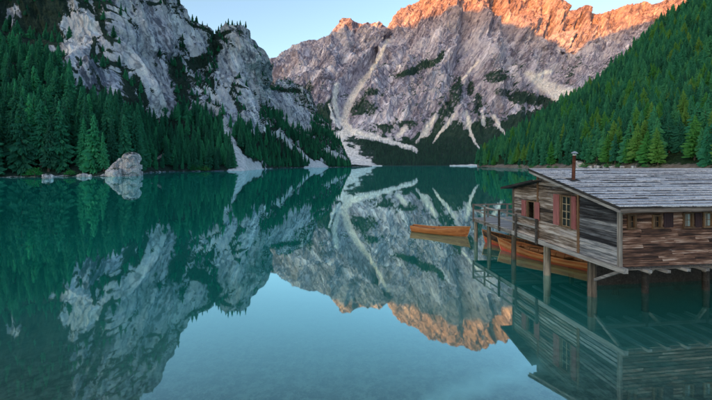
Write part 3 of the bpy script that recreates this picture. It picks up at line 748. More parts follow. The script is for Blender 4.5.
def wood(name, pts, hs, wide, crowns, weights, label, cat='wood'):
    """a far wood that reads as one mass: one object, crowns set on its points by geometry nodes"""
    me = bpy.data.meshes.new(name); me.from_pydata([tuple(p) for p in pts], [], []); n = len(pts)
    at = me.attributes.new('tree_scale', 'FLOAT_VECTOR', 'POINT')
    at.data.foreach_set('vector', np.stack([hs * wide, hs * wide, hs], 1).astype(np.float32).ravel())
    at = me.attributes.new('kind_index', 'INT', 'POINT'); at.data.foreach_set('value', rng.choice(len(crowns), n, p=np.array(weights) / sum(weights)).astype(np.int32))
    at = me.attributes.new('turn', 'FLOAT', 'POINT'); at.data.foreach_set('value', (rng.rand(n) * 6.28).astype(np.float32))
    o = bpy.data.objects.new(name, me); C.objects.link(o)
    tag(o, label, cat, kind='stuff')
    ng = bpy.data.node_groups.new(name, 'GeometryNodeTree')
    ng.interface.new_socket('Geometry', in_out='INPUT', socket_type='NodeSocketGeometry'); ng.interface.new_socket('Geometry', in_out='OUTPUT', socket_type='NodeSocketGeometry')
    nd = ng.nodes; gi, go = nd.new('NodeGroupInput'), nd.new('NodeGroupOutput')
    g2i = nd.new('GeometryNodeGeometryToInstance')
    for c in reversed(crowns):
        oi = nd.new('GeometryNodeObjectInfo'); oi.transform_space = 'ORIGINAL'; oi.inputs['Object'].default_value = c
        oi.inputs['As Instance'].default_value = True
        ng.links.new(oi.outputs['Geometry'], g2i.inputs[0])
    def named(t, a):
        x = nd.new('GeometryNodeInputNamedAttribute'); x.data_type = t; x.inputs[0].default_value = a; return x.outputs[0]
    iop = nd.new('GeometryNodeInstanceOnPoints'); iop.inputs['Pick Instance'].default_value = True
    m2p = nd.new('GeometryNodeMeshToPoints')
    ng.links.new(gi.outputs[0], m2p.inputs[0]); ng.links.new(m2p.outputs[0], iop.inputs['Points'])
    gj = nd.new('GeometryNodeJoinGeometry')
    for l in list(ng.links):
        if l.to_node == g2i: fs = l.from_socket; ng.links.remove(l); ng.links.new(fs, gj.inputs[0])
    nd.remove(g2i)
    ng.links.new(gj.outputs[0], iop.inputs['Instance'])
    ng.links.new(named('INT', 'kind_index'), iop.inputs['Instance Index'])
    cx = nd.new('ShaderNodeCombineXYZ'); ng.links.new(named('FLOAT', 'turn'), cx.inputs[2])
    ng.links.new(cx.outputs[0], iop.inputs['Rotation']); ng.links.new(named('FLOAT_VECTOR', 'tree_scale'), iop.inputs['Scale'])
    ng.links.new(iop.outputs[0], go.inputs[0])
    md = o.modifiers.new('trees', 'NODES'); md.node_group = ng
    return o

def first_crown(mesh):
    for o in C.objects:
        if o.type == 'MESH' and o.data == mesh: return o

rs = np.random.RandomState(21)
# left bank: single spruces under the cliff
wA = sstep(0.55, 0.9, vegA) * (PA[..., 2] > 1.2) * (vA < vcA) * (screeA < .2) * (tanA < .2)
ptsA = samples(PA, wA * (ay > np.interp(ax, [-340, 0, 60, 100, 372], [20, 55, 70, 110, 120])) * (ax > -60) * (ax < 350), 12000, 4.1, rs)
sizeA = F * 24 / ptsA[:, 1]
order = np.argsort(-(sizeA + 8 * rs.rand(len(sizeA))))
front = [k for k in order if -45 < CX + F * ptsA[k, 0] / ptsA[k, 1] < 215][:135]
ridx = set(front)
for k in front:
    p = ptsA[k]; px = CX + F * p[0] / p[1]
    h = rs.uniform(16, 31) if px < 135 else rs.uniform(15, 26)
    if p[2] > 30: h *= 0.8
    wd = rs.uniform(.8, 1.15); bw = build_word(h, wd, 20, 26)
    if px < 135:
        spot = 'above the sandy strip' if px < 25 else 'behind the fresh green shrubs' if px < 60 else 'behind the low boulders' if px < 95 else 'close by the pale rock outcrop'
        lab = bw + ' dark spruce ' + ('at the water edge ' if p[2] < 9 else 'up the bank ') + spot
        grp = 'spruces under the pale cliff'
    else:
        lab = bw + ' blue-green spruce ' + ('low ' if p[2] < 20 else 'high ') + 'in the wood between rock outcrop and white scree beach'
        grp = 'spruces between outcrop and scree beach'
    tree('spruce_tree', cr_left[rs.randint(8)], (p[0], p[1], p[2] - .5), h, wd, lab, grp)
rest = np.array([k for k in range(len(ptsA)) if k not in ridx])
pA = ptsA[rest]; hA = rs.uniform(11, 21, len(pA)) * np.interp(pA[:, 1], [130, 300, 700], [1.0, 0.95, 0.9]); pA[:, 2] -= 0.6
wood('cliff_foot_wood', pA, hA, rs.uniform(.85, 1.3, len(pA)), [first_crown(c) for c in cr_left if first_crown(c)], [1] * sum(1 for c in cr_left if first_crown(c)),
     'dark spruce wood covering the foot of the grey cliffs', 'wood')
# thin cover of small trees on the ledges
wL = sstep(0.5, 0.9, vegA) * (vA < vcA + .02) * (ay < 125) * (ax > -80) * (ax < 345) * (screeA < .2)
pL = samples(PA, wL * np.where(ax < 75, 2.2, 1.0), 3400, 4.0, rs); pL[:, 2] -= 0.4
wood('ledge_trees', pL, rs.uniform(4, 11, len(pL)), rs.uniform(1.0, 1.6, len(pL)), [first_crown(c) for c in cr_left if first_crown(c)], [1] * sum(1 for c in cr_left if first_crown(c)),
     'small stunted spruces scattered over the ledges of the grey cliffs', 'wood')
# a few on top of the pillar, against the sky
for px, h in ((211, 8), (213.5, 6), (219, 9), (221.5, 10), (226, 12), (229, 14), (231.5, 6), (235, 7)):
    jc = np.argmin(np.abs(ax[int(vcA * 299)] - px)); p = PA[int(vcA * 299), jc]
    tree('spruce_tree', cr_left[rs.randint(8)], (p[0], p[1] - 1, p[2] - 2.0), h + 3, 1.2, 'small spruce on top of the rock pillar, standing against the sky', 'spruces on top of the rock pillar')

# right slope
silD = (vD < vcD + 0.004)
ptsD = samples(PD, (PD[..., 2] > 0.8) * silD * (dx_ < 790) * np.clip(1.0 - 1.2 * rockD, 0, 1) * sstep(-.45, .1, fbm(PD[..., 0] / 30, PD[..., 1] / 30, PD[..., 2] / 30, 3)), 15000, 5.9, rs)
pxD = CX + F * ptsD[:, 0] / ptsD[:, 1]
sizeD = F * 24 / ptsD[:, 1]
order = np.argsort(-sizeD)
fr = [k for k in order if 476 < pxD[k] < 728]
fr = fr[:170]
ridx = set(fr); nlar = 0
for k in fr:
    p = ptsD[k]; px = pxD[k]
    larch = rs.rand() < (0.34 if p[2] < 45 else 0.15)
    h = rs.uniform(21, 32) if p[2] < 40 else rs.uniform(19, 29)
    wd = rs.uniform(.85, 1.2); bw = build_word(h, wd, 22, 27)
    spot = 'on the bank' if p[2] < 8 else 'low on the slope' if p[2] < 25 else 'part way up the slope' if p[2] < 60 else 'high on the slope'
    ref = ' by the wooded headland' if px < 545 else ' beyond the rusty flue' if px < 610 else ' beyond the boathouse roof'
    lab = bw + (' yellow-green larch ' if larch else ' green spruce ') + spot + ref
    grp = ('larches' if larch else 'spruces') + ' on the slope beyond the boathouse'
    tree('larch_tree' if larch else 'spruce_tree', cr_larch[rs.randint(3)] if larch else cr_right[rs.randint(8)], (p[0], p[1], p[2] - .5), h, wd, lab, grp)
rest = np.array([k for k in range(len(ptsD)) if k not in ridx]); pD = ptsD[rest]; pD[:, 2] -= .6
cro = [first_crown(c) for c in cr_right + cr_larch if first_crown(c)]
wood('slope_wood', pD, np.clip(rs.normal(21, 5, len(pD)), 9, 33), rs.uniform(.9, 1.25, len(pD)), cro, [4 if c.data.materials[0] == M['slope_spruce'] else 1.3 for c in cro],
     'mixed green spruce and larch wood covering the steep slope above the boathouse', 'wood')

# far shore wood and the belt below the massif
wB = sstep(0.6, 0.9, vegB) * (PB[..., 2] > 2) * (by > 122) * (bx > 255) * (bx < 520) * (screeB < .15) * np.interp(by, [122, 138, 146, 165], [.3, .5, 1, 1.2])
pB = samples(PB, wB, 9000, 7.0, rs)
tree('spruce_tree', cr_far[0], (W(388, 166, 1428)[0], 1440, 0.6), 24, 1.2, 'lone dark spruce on the far beach in front of the far shore wood', 'spruces on the far shore')
for k, px in ((1, 399), (2, 437)):
    tree('spruce_tree', cr_far[k], (W(px, 166, 1440)[0], 1448, 0.9), 26, 1.2, 'lone dark spruce on the far beach in front of the far shore wood', 'spruces on the far shore')
wS = sstep(0.55, 0.8, vegB) * (by < 128) * (by > 50) * (bx > 255) * (bx < 580) * (screeB < .2)
pS = samples(PB, wS, 5000, 6.0, rs); pS[:, 2] -= .5
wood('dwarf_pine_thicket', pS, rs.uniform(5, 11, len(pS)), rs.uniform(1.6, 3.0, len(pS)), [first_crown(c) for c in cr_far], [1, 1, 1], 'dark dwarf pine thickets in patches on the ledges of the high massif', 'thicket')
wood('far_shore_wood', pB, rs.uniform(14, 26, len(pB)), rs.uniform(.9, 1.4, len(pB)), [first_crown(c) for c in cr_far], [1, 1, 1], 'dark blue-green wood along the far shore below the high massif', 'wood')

# ------------------------------------------------------------------ rocks and shrubs on the shores
def boulder(name, loc, size, seed, label, group=None, cat='rock', sub=4, rough=0.35, mat=None, shear=0.0):
    import bmesh
    bm = bmesh.new(); bmesh.ops.create_icosphere(bm, subdivisions=sub, radius=1.0)
    v = np.array([x.co[:] for x in bm.verts]); o_ = seed * 7.3
    rr_ = np.random.RandomState(seed + 40); pl = rr_.normal(size=(16, 3)); pl /= np.linalg.norm(pl, axis=1)[:, None]; dd = rr_.uniform(.72, 1.0, 16)
    dt = v @ pl.T; r0 = np.min(np.where(dt > .05, dd / np.maximum(dt, .05), 9), axis=1); r0 = np.minimum(r0, 1.35)
    r = r0 + rough * .55 * ridged(v[:, 0] * 1.1 + o_, v[:, 1] * 1.1, v[:, 2] * 0.7, 4) + 0.14 * fbm(v[:, 0] * 3 + o_, v[:, 1] * 3 + 3, v[:, 2] * 3, 3)
    q = v * r[:, None]
    q = q * np.array(size) * 0.5
    q[:, 0] += shear * q[:, 2]
    for x, c in zip(bm.verts, q): x.co = c
    me = bpy.data.meshes.new(name); bm.to_mesh(me); bm.free()
    zn = fbm(q[:, 0] * 1.2, q[:, 1] * 1.2, q[:, 2] * 1.2, 3)
    for k, vv in (('veg', np.clip((v[:, 2] - .55) * 1.6 + .5 * zn, 0, .8)), ('scree', zn * 0), ('tan', zn * 0), ('snow', zn * 0)):
        at = me.attributes.new(k, 'FLOAT', 'POINT'); at.data.foreach_set('value', vv.astype(np.float32))
    me.materials.append(mat or M['boulder']); me.update()
    o = bpy.data.objects.new(name, me); o.location = loc; o.rotation_euler = (0, 0, seed * 1.7); C.objects.link(o)
    return tag(o, label, cat, group)

X, Y, Z = W(117, 177, 134)
def outcrop():
    H = 12.0; nh, na = 70, 120
    hs = np.linspace(-.12, 1, nh)
    xl = np.interp(hs, [-.12, 0, .3, .5, .72, .88, 1], [-8.2, -7.6, -5.0, -2.6, -.6, 1.6, 2.8]); xr = np.interp(hs, [-.12, 0, .6, .85, 1], [6.2, 6.1, 5.6, 5.6, 3.6])
    dp = np.interp(hs, [-.12, 0, .5, .9, 1], [4.6, 4.4, 3.4, 2.2, .6])
    th = np.linspace(0, 2 * np.pi, na, endpoint=False)
    c, s_ = np.cos(th), np.sin(th); se = lambda t: np.sign(t) * np.abs(t) ** .75
    x = (xl + xr)[:, None] / 2 + (xr - xl)[:, None] / 2 * se(c)[None]; y = dp[:, None] * se(s_)[None]; z = np.repeat(hs[:, None] * H, na, 1)
    nrm = np.stack([np.repeat(c[None], nh, 0), np.repeat(s_[None], nh, 0), .3 + 0 * x], -1)
    d = 0.9 * ridged((x + .3 * z) / 2.6, y / 2.6, z / 5.5, 4, .6) + .55 * fbm(x / .9, y / .9, z / 1.1, 3, .65) + .8 * np.sign(pnoise(x / 3.1 + 4, y / 3.1, z / 2.2)) * .5
    P = np.stack([x, y, z], -1) + nrm * (d * np.interp(hs, [-.12, 0, .9, 1], [.4, 1, .9, .5])[:, None])[..., None]
    v = P.reshape(-1, 3).tolist() + [[3.1, 0, H + .2]]
    f = [(i * na + j, i * na + (j + 1) % na, (i + 1) * na + (j + 1) % na, (i + 1) * na + j) for i in range(nh - 1) for j in range(na)] + [((nh - 1) * na + j, (nh - 1) * na + (j + 1) % na, nh * na) for j in range(na)]
    o = mesh_obj('rock_outcrop', v, f, M['boulder']); zz = np.array([q[2] for q in v]); vn = fbm(np.array(v)[:, 0] / 2, np.array(v)[:, 1] / 2, zz / 2, 3)
    for k in ('veg', 'scree', 'tan', 'snow'):
        at = o.data.attributes.new(k, 'FLOAT', 'POINT'); at.data.foreach_set('value', (np.clip(.10 + .5 * vn + .35 * (zz > 11), 0, .8) if k == 'veg' else 0 * zz).astype(np.float32))
    o.scale = (.92, 1.2, .86); o.location = (W(116, 177, 140)[0], 145.0, -.2); o.rotation_euler = (0, 0, .08)
    tag(o, 'pale jagged rock outcrop rising straight from the water below the spruces', 'rock')
outcrop()
X, Y, Z = W(105, 177, 134)
boulder('boulder', (X + .5, Y + 5, 0.8), (5.5, 5, 4.6), 5, 'grey boulder leaning against the foot of the pale rock outcrop')
for px, w_, s in ((79, 2.4, 2), (84, 3.0, 8), (88, 1.8, 4)):
    X = W(px, 177, 134)[0]
    boulder('boulder', (X, 134.5, 0.3), (w_, w_ * .8, w_ * .75), s, 'low grey boulder at the water line between the spruces and the rock outcrop', 'boulders by the outcrop', sub=3)
X = W(16, 180, 107)[0]
boulder('boulder', (X, 118, 0.45), (3.0, 2.2, 1.9), 6, 'small pale boulder at the end of the sandy strip under the spruces', sub=3)
X = W(575, 164, 330)[0]
boulder('boulder', (X, 322, 3.0), (7.5, 6, 9.5), 9, 'big pale boulder on the bank behind the rusty flue pipe')
for px, Y, w_, z_, s in ((590, 300, 4.0, 2.6, 12), (597, 292, 5.0, 2.8, 13), (604, 285, 3.0, 2.8, 14), (613, 276, 4.5, 2.6, 15), (622, 262, 3.2, 3.0, 16), (634, 248, 3.2, 2.8, 17)):
    boulder('boulder', (W(px, 0, Y)[0], Y, z_), (w_, w_ * .8, w_ * .8), s, 'tan boulder on the bank beyond the boathouse roof', 'boulders on the bank beyond the roof', sub=3)

def shrub(loc, size, seed, label, group):
    r = random.Random(seed); e = empty('shrub', loc); tag(e, label, 'shrub', group)
    v, f = [], []
    for k in range(420):
        a, u_ = r.uniform(0, 6.28), r.uniform(-.15, 1); rr = r.uniform(.55, 1.0) * (1 + .25 * math.sin(a * 3 + seed) + .2 * math.sin(5 * u_ + a * 2))
        q = math.sqrt(max(0, 1 - max(u_, 0) ** 2))
        c = Vector((math.cos(a) * q * rr, math.sin(a) * q * rr, max(u_, 0) * rr)) * size
        n1 = Vector((r.gauss(0, 1), r.gauss(0, 1), r.gauss(0, 1))).normalized() * size * r.uniform(.05, .12)
        n2 = Vector((r.gauss(0, 1), r.gauss(0, 1), r.gauss(0, 1))).normalized() * size * r.uniform(.05, .12)
        b = len(v); v += [c - n1, c + n2, c + n1, c - n2]; f.append((b, b + 1, b + 2, b + 3))
    mesh_obj('foliage', v, f, M['shrub'], e)
    b = MB()
    for k in range(5):
        a = r.uniform(0, 6.28); b.tube([(0, 0, -.2 * size), (math.cos(a) * .3 * size, math.sin(a) * .3 * size, .35 * size), (math.cos(a) * .5 * size, math.sin(a) * .5 * size, .7 * size)], [.035 * size, .025 * size, .01 * size], 5)
    b.build('stem', M['bark'], e)
for px, Y, s, z_ in ((35, 131, 2.6, 1), (31, 132, 1.8, 1), (70, 137, 1.8, 1)):
    shrub((W(px, 0, Y)[0], Y, z_), s, int(px), 'fresh green shrub at the water edge under the dark spruces', 'shrubs under the spruces')
for px, Y, s, z_ in ((193, 247, 3.6, 1), (199, 249, 2.8, 1), (206, 250, 3.0, 1)):
    shrub((W(px, 0, Y)[0], Y, z_), s, int(px), 'fresh green shrub at the water edge beside the white scree beach', 'shrubs near the scree beach')
for px, Y, s, z_ in ((549, 372, 2.8, 1.5), (556, 358, 2.2, 1.5), (583, 312, 3.4, 3), (588, 308, 2.6, 3), (607, 280, 2.8, 3.2), (618, 268, 2.4, 3.4), (531, 420, 2.8, 1.5), (645, 238, 2.2, 3.4), (520, 460, 2.5, 1.2)):
    shrub((W(px, 0, Y)[0], Y, z_), s, int(px), 'bright green shrub on the bank at the foot of the wooded slope', 'shrubs at the foot of the slope')

# ------------------------------------------------------------------ the boathouse (local x along the eaves, local y along the gable)
HX, HYY, HA = 8.69, 11.19, math.atan(0.1235)
hut = tag(empty('boathouse', (HX, HYY, 0), HA), 'weathered timber boathouse on stilts with silvery board roof and red shutters', 'boathouse')
ca, sa = math.cos(HA), math.sin(HA)

def on_gable(px, py, off=0.12):       # (y, z) on the gable wall plane x = off
    k = (px - CX) / F
    # point = H + off*ex + t*ey ; X = k*Y
    ex, ey = (ca, sa), (-sa, ca)
    x0, y0 = HX + off * ex[0], HYY + off * ex[1]
    t = (x0 - k * y0) / (k * ey[1] - ey[0])
    Yd = y0 + t * ey[1]
    return t, CH - (py - HY) / F * Yd

def on_front(px, py, off=0.12):       # (x, z) on the front wall plane y = off
    k = (px - CX) / F
    ex, ey = (ca, sa), (-sa, ca)
    x0, y0 = HX + off * ey[0], HYY + off * ey[1]
    s = (k * y0 - x0) / (ex[0] - k * ex[1])
    Yd = y0 + s * ex[1]
    return s, CH - (py - HY) / F * Yd

LEN, GY, RIDGE = 14.0, 6.2, 4.0
EAVE_Z, RIDGE_Z, OV = 3.46, 4.60, 0.50
SL = (RIDGE_Z - EAVE_Z) / (RIDGE + 0.5)
def roof_z(y): return EAVE_Z + SL * (y + 0.5)
def lean_z(y): return 4.12 - 0.20 * (y - 3.95)

# openings
bw0, _ = on_gable(572.0, 200); bw1, _ = on_gable(561.3, 200)
_, bz1 = on_gable(566.5, 196.5); _, bz0 = on_gable(566.5, 226.5)
BIG = (bw0, bw1, bz0, bz1)
sw0, _ = on_gable(535.2, 205); sw1, _ = on_gable(527.8, 205)
_, sz1 = on_gable(531.5, 201.5); _, sz0 = on_gable(531.5, 218.5)
SML = (sw0, sw1, sz0, sz1)
FW = []
for a, b, t_, d_ in ((627, 634.5, 215.5, 227.5), (652, 660, 216, 227), (682.5, 691.5, 213.5, 226.5), (702.5, 711.5, 213, 226)):
    x0, z1 = on_front(a, t_); x1, z0 = on_front(b, d_); FW.append((x0, x1, z0, z1))
FW.append((6.2, 6.6, FW[3][2], FW[3][3]))

def planks_gable(y0, y1, z0, ztop, mat, holes, row=0.145, parent=hut, xo=0.12):
    z = z0; r = random
    while z < 4.6:
        zt = z + row
        segs = [(y0, y1)]
        for h in holes:
            if z < h[3] - 0.02 and zt > h[2] + 0.02:
                segs = [s for a, b in segs for s in ((a, min(b, h[0])), (max(a, h[1]), b)) if s[1] - s[0] > 0.05]
        for a, b in segs:
            cuts = [a]
            while b - cuts[-1] > 2.4: cuts.append(cuts[-1] + r.uniform(0.9, 1.9))
            cuts.append(b)
            for c, d in zip(cuts[:-1], cuts[1:]):
                # clip the board to the slope of the roof
                zc, zd = ztop(c), ztop(d)
                if max(zc, zd) <= z + 0.01: continue
                jb = r.uniform(-.006, .006); x_o = xo + r.uniform(-.004, .004)
                def lim(y): return max(z + 0.002, min(zt - 0.013, ztop(y)))
                pts_y = [c + .002, d - .002]
                inv = [yy for yy in np.linspace(c, d, 9)[1:-1]]
                if lim(c) < zt - .01 or lim(d) < zt - .01: pts_y = [c + .002] + inv + [d - .002]
                b_ = MB()
                for y_a, y_b in zip(pts_y[:-1], pts_y[1:]):
                    za, zb = lim(y_a), lim(y_b)
                    if max(za, zb) - z < .012: continue
                    b_.hexa([(x_o - .030, y_a, z + jb), (x_o + .02, y_a, z), (x_o + .02, y_b, z), (x_o - .030, y_b, z + jb),
                             (x_o, y_a, za), (x_o + .02, y_a, za), (x_o + .02, y_b, zb), (x_o, y_b, zb)])
                if b_.v: b_.build('plank', mat, parent)
        z = zt

POST_Y = on_gable(579, 220)[0]
SEAM_Y = on_gable(538.3, 205)[0]
top_main = lambda y: roof_z(y) - 0.10
top_lean = lambda y: lean_z(y) - 0.06
planks_gable(0.14, POST_Y, 1.42, top_main, M['wall_blue'], [], row=0.155)
planks_gable(POST_Y, SEAM_Y, 1.42, top_main, M['wall_gable'], [BIG])
planks_gable(SEAM_Y, GY, 1.42, top_lean, M['wall_gable'], [SML])
# front wall
def planks_front():
    z = 1.40; r = random
    while z < 3.40:
        row = r.uniform(0.105, 0.145); zt = min(z + row, 3.46)
        segs = [(0.12, LEN)]
        for h in FW:
            if z < h[3] - 0.02 and zt > h[2] + 0.02:
                segs = [s for a, b in segs for s in ((a, min(b, h[0])), (max(a, h[1]), b)) if s[1] - s[0] > 0.05]
        for a, b in segs:
            cuts = [a]
            while b - cuts[-1] > 2.6: cuts.append(cuts[-1] + r.uniform(0.7, 2.0) * (1 if cuts[-1] < 4.5 else 2.5))
            cuts.append(b)
            for c, d in zip(cuts[:-1], cuts[1:]):
                y_o = 0.12 + r.uniform(-.008, .006); jb = r.uniform(-.004, .010)
                b_ = MB()
                b_.hexa([(c + .003, y_o - .034, z + jb), (d - .003, y_o - .034, z + jb * .3), (d - .003, y_o + .02, z), (c + .003, y_o + .02, z),
                         (c + .004, y_o, zt - .012), (d - .004, y_o, zt - .012), (d - .004, y_o + .02, zt - .012), (c + .004, y_o + .02, zt - .012)])
                b_.build('plank', M['wall_front'], hut)
        z = zt
planks_front()
# unseen far walls, floor, inner ceiling
b = MB(); b.box(0.16, LEN, GY - 0.04, GY, 1.42, 3.62); b.build('back_wall', M['wall_gable'], hut)
b = MB(); b.hexa([(LEN - .04, .15, 1.42), (LEN, .15, 1.42), (LEN, GY - .05, 1.42), (LEN - .04, GY - .05, 1.42), (LEN - .04, .15, 3.4), (LEN, .15, 3.4), (LEN, GY - .05, 3.6), (LEN - .04, GY - .05, 3.6)]); b.build('end_wall', M['wall_gable'], hut)
b = MB(); b.box(0.16, LEN, RIDGE - .05, RIDGE - .01, 3.9, roof_z(RIDGE) - .12); b.build('clerestory_wall', M['wall_gable'], hut)
b = MB(); b.box(.9, LEN, 2.2, 2.26, -.6, 1.30); b.build('added_backdrop', M['dark_wood'], hut)  # board added under the floor to block light and darken the gap
b = MB(); b.box(0.02, LEN, 0.02, GY, 1.335, 1.40); b.build('floor', M['dark_wood'], hut)
# sill beams, joists
b = MB(); b.box(0.0, 0.16, -0.14, GY, 1.25, 1.415); b.build('sill_beam', M['beam_y'], hut)
b = MB(); b.box(0.17, LEN, 0.04, 0.16, 1.30, 1.395); b.build('sill_beam', M['beam_x'], hut)
for px in (642, 660.3, 680, 698.6):
    x, _ = on_front(px, 268); z_ = 1.31 + random.uniform(-.02, .02)
    b = MB(); b.box(x - .075, x + .075, -0.16, 5.8, z_ - .075, z_ + .02); b.build('joist', M['beam_y'], hut)
for x in (3.6, 4.4, 5.2, 6.0, 6.8, 7.6, 8.6, 9.6, 10.6, 11.6, 12.6):
    b = MB(); b.box(x - .075, x + .075, -0.16, 5.8, 1.235, 1.33); b.build('joist', M['beam_y'], hut)
# corner post and wall posts
def wall_post(y, z1, mat, w=0.11, proud=0.03):
    b = MB(); b.box(0.12 - .03 - proud, 0.14, y - w / 2, y + w / 2, 1.418, z1); b.build('post', mat, hut)
wall_post(POST_Y, top_main(POST_Y) + .05, M['brown_z'], 0.09)
wall_post(SEAM_Y, top_main(SEAM_Y) + .02, M['brown_z'], 0.08)
b = MB(); b.box(0.045, 0.135, 0.04, 0.16, 1.416, top_main(0.1)); b.build('post', M['beam_z'], hut)
b = MB(); b.box(0.05, 0.14, GY - .08, GY + .02, 1.418, top_lean(GY)); b.build('post', M['beam_z'], hut)

# windows
def frame_gable(h, w=0.05, name='window', panes=(2, 4), open_=False):
    y0, y1, z0, z1 = h
    e = empty(name); e.parent = hut; e.location = (0, 0, 0)
    b = MB(); xo0, xo1 = 0.065, 0.15
    b.box(xo0, xo1, y0 - .03, y0 + w, z0, z1); b.box(xo0, xo1, y1 - w, y1 + .03, z0, z1)
    b.box(xo0 - .002, xo1, y0 - .035, y1 + .035, z1 - .015, z1 + w); b.box(xo0 - .03, xo1, y0 - .06, y1 + .06, z0 - .045, z0 + .012)
    b.build('frame', M['frame'], e)
    if not open_:
        nc, nr = panes
        ys = np.linspace(y0 + w, y1 - w, nc + 1); zs = np.linspace(z0 + .012, z1 - .015, nr + 1)
        for i in range(nc):
            for j in range(nr):
                b = MB(); b.box(0.125, 0.131, ys[i] + .012, ys[i + 1] - .012, zs[j] + .012, zs[j + 1] - .012); b.build('pane', M['glass'], e)
        b = MB()
        for i in range(nc + 1): b.box(0.108, 0.140, ys[i] - .016, ys[i] + .016, zs[0], zs[-1])
        for j in range(nr + 1): b.box(0.110, 0.138, ys[0] + .017, ys[-1] - .017, zs[j] - .013, zs[j] + .013)
        b.build('glazing_bars', M['muntin'], e)
    return e
frame_gable(BIG); frame_gable(SML, 0.04, open_=True)
def shutter(y0, y1, z0, z1, lean=0.0):
    e = MB(); n = 3; w = (y1 - y0) / n
    for k in range(n):
        a = y0 + k * w
        e.box(0.045 + random.uniform(-.004, .002), 0.075, a + .004, a + w - .004, z0, z1)
    for zz in (z0 + .12 * (z1 - z0), z1 - .15 * (z1 - z0)): e.box(0.028, 0.047, y0 + .015, y1 - .015, zz - .03, zz + .03)
    e.build('shutter', M['shutter'], hut)
_, z1s = on_gable(558, 195.5); _, z0s = on_gable(558, 224.5)
shutter(on_gable(561.0, 200)[0] + .03, on_gable(555.3, 200)[0] + .04, BIG[2] - .02, BIG[3] + .05)
shutter(on_gable(577.6, 200)[0], on_gable(572.3, 200)[0] - .03, BIG[2] - .02, BIG[3] + .05)
shutter(on_gable(527.5, 205)[0] + .03, on_gable(523.2, 205)[0] + .03, SML[2] - .02, SML[3] + .02)
shutter(on_gable(540.6, 205)[0], on_gable(535.5, 205)[0] - .03, SML[2] - .02, SML[3] + .02)
for k, h in enumerate(FW):
    x0, x1, z0, z1 = h; e = empty('window'); e.parent = hut
    b = MB(); w = .045; y0_, y1_ = .055, .15
    b.box(x0 - .025, x0 + w, y0_, y1_, z0, z1); b.box(x1 - w, x1 + .025, y0_, y1_, z0, z1)
    b.box(x0 - .03, x1 + .03, y0_ - .002, y1_, z1 - .012, z1 + w); b.box(x0 - .05, x1 + .05, y0_ - .025, y1_, z0 - .04, z0 + .012)
    b.build('frame', M['frame'], e)
    b = MB(); b.box(x0 + w, x1 - w, .128, .134, z0 + .012, z1 - .012); b.build('pane', M['glass'] if k < 2 else M['curtain'], e)
    b = MB(); xm = (x0 + x1) / 2; b.box(xm - .010, xm + .010, .112, .127, z0 + .012, z1 - .012); b.box(x0 + w, x1 - w, .114, .125, (z0 + z1) / 2 - .009, (z0 + z1) / 2 + .009); b.build('glazing_bars', M['frame'], e)
for a, b_ in ((662.5, 672), (693.5, 700.5)):
    x0, z1 = on_front(a, 213); x1, z0 = on_front(b_, 227)
    b = MB(); n = 3; w = (x1 - x0) / n
    for k in range(n): b.box(x0 + k * w + .004, x0 + (k + 1) * w - .004, .068 + random.uniform(-.003, .003), .092, z0, z1)
    b.build('shutter', M['plum'], hut)['label'] = 'dark plum board shutter'

# roof: sheathing, courses of boards, edge boards
def slope_pt(y, d): return roof_z(y) + d
b = MB(); x0, x1 = -OV + .03, LEN + .5; ya, yb = -0.47, RIDGE + .0
b.hexa([(x0, ya, roof_z(ya) - .10), (x1, ya, roof_z(ya) - .10), (x1, yb, roof_z(yb) - .10), (x0, yb, roof_z(yb) - .10), (x0, ya, roof_z(ya) - .045), (x1, ya, roof_z(ya) - .045), (x1, yb, roof_z(yb) - .045), (x0, yb, roof_z(yb) - .045)])
roof = b.build('roof', M['dark_wood'], hut)
rows = 18; ex_ = (RIDGE + .5) / rows
for i in range(rows):
    ya = -0.5 + i * ex_; yb = ya + ex_ * 1.12
    x = -OV - random.uniform(0, .02)
    while x < LEN + .5:
        Lb = random.uniform(1.3, 2.6) if x < 8 else random.uniform(3, 4.5)
        xe = min(x + Lb, LEN + .5)
        lift = random.uniform(.004, .034); w0 = random.uniform(-.02, .02); tw = random.uniform(-.012, .012)
        th = random.uniform(.030, .046)
        za0, za1 = roof_z(ya) + lift, roof_z(ya) + lift + tw
        b = MB(); n = max(4, int((xe - x) / (.16 if x < 8 else .5)))
        for k in range(n):
            sj, sz = random.uniform(-.022, .022), random.uniform(-.006, .010)
            xa, xb = x + (xe - x) * k / n + (.002 if k == 0 else 0), x + (xe - x) * (k + 1) / n - (.004 if k == n - 1 else 0)
            def p(xx, yy, base): return (xx, yy, base)
            fa, fb = k / n, (k + 1) / n
            ea = eb = ya + w0 * .4 + sj; xb -= .004
            zla, zlb = za0 * (1 - fa) + za1 * fa + sz, za0 * (1 - fb) + za1 * fb + sz
            zu = roof_z(yb) - .030
            b.hexa([(xa, ea, zla - .01), (xb, eb, zlb - .01), (xb, yb, zu), (xa, yb, zu), (xa, ea, zla - .01 + th), (xb, eb, zlb - .01 + th), (xb, yb, zu + .018), (xa, yb, zu + .018)])
        b.build('roof_board', M['roof'], roof)
        x = xe
b = MB(); b.box(-OV, LEN + .5, RIDGE - .10, RIDGE + .10, RIDGE_Z + .0, RIDGE_Z + .035); b.build('ridge_board', M['roof'], roof)
def rake(x0, x1, y0, y1, zt0, zt1, zb0, zb1, name, mat):
    b = MB(); b.hexa([(x0, y0, zb0), (x1, y0, zb0), (x1, y1, zb1), (x0, y1, zb1), (x0, y0, zt0), (x1, y0, zt0), (x1, y1, zt1), (x0, y1, zt1)]); return b.build(name, mat, roof)
rake(-OV - .035, -OV - .002, -.52, RIDGE + .06, roof_z(-.52) + .025, roof_z(RIDGE + .06) + .02, roof_z(-.52) - .065, roof_z(RIDGE + .06) - .07, 'barge_board', M['dark_wood'])
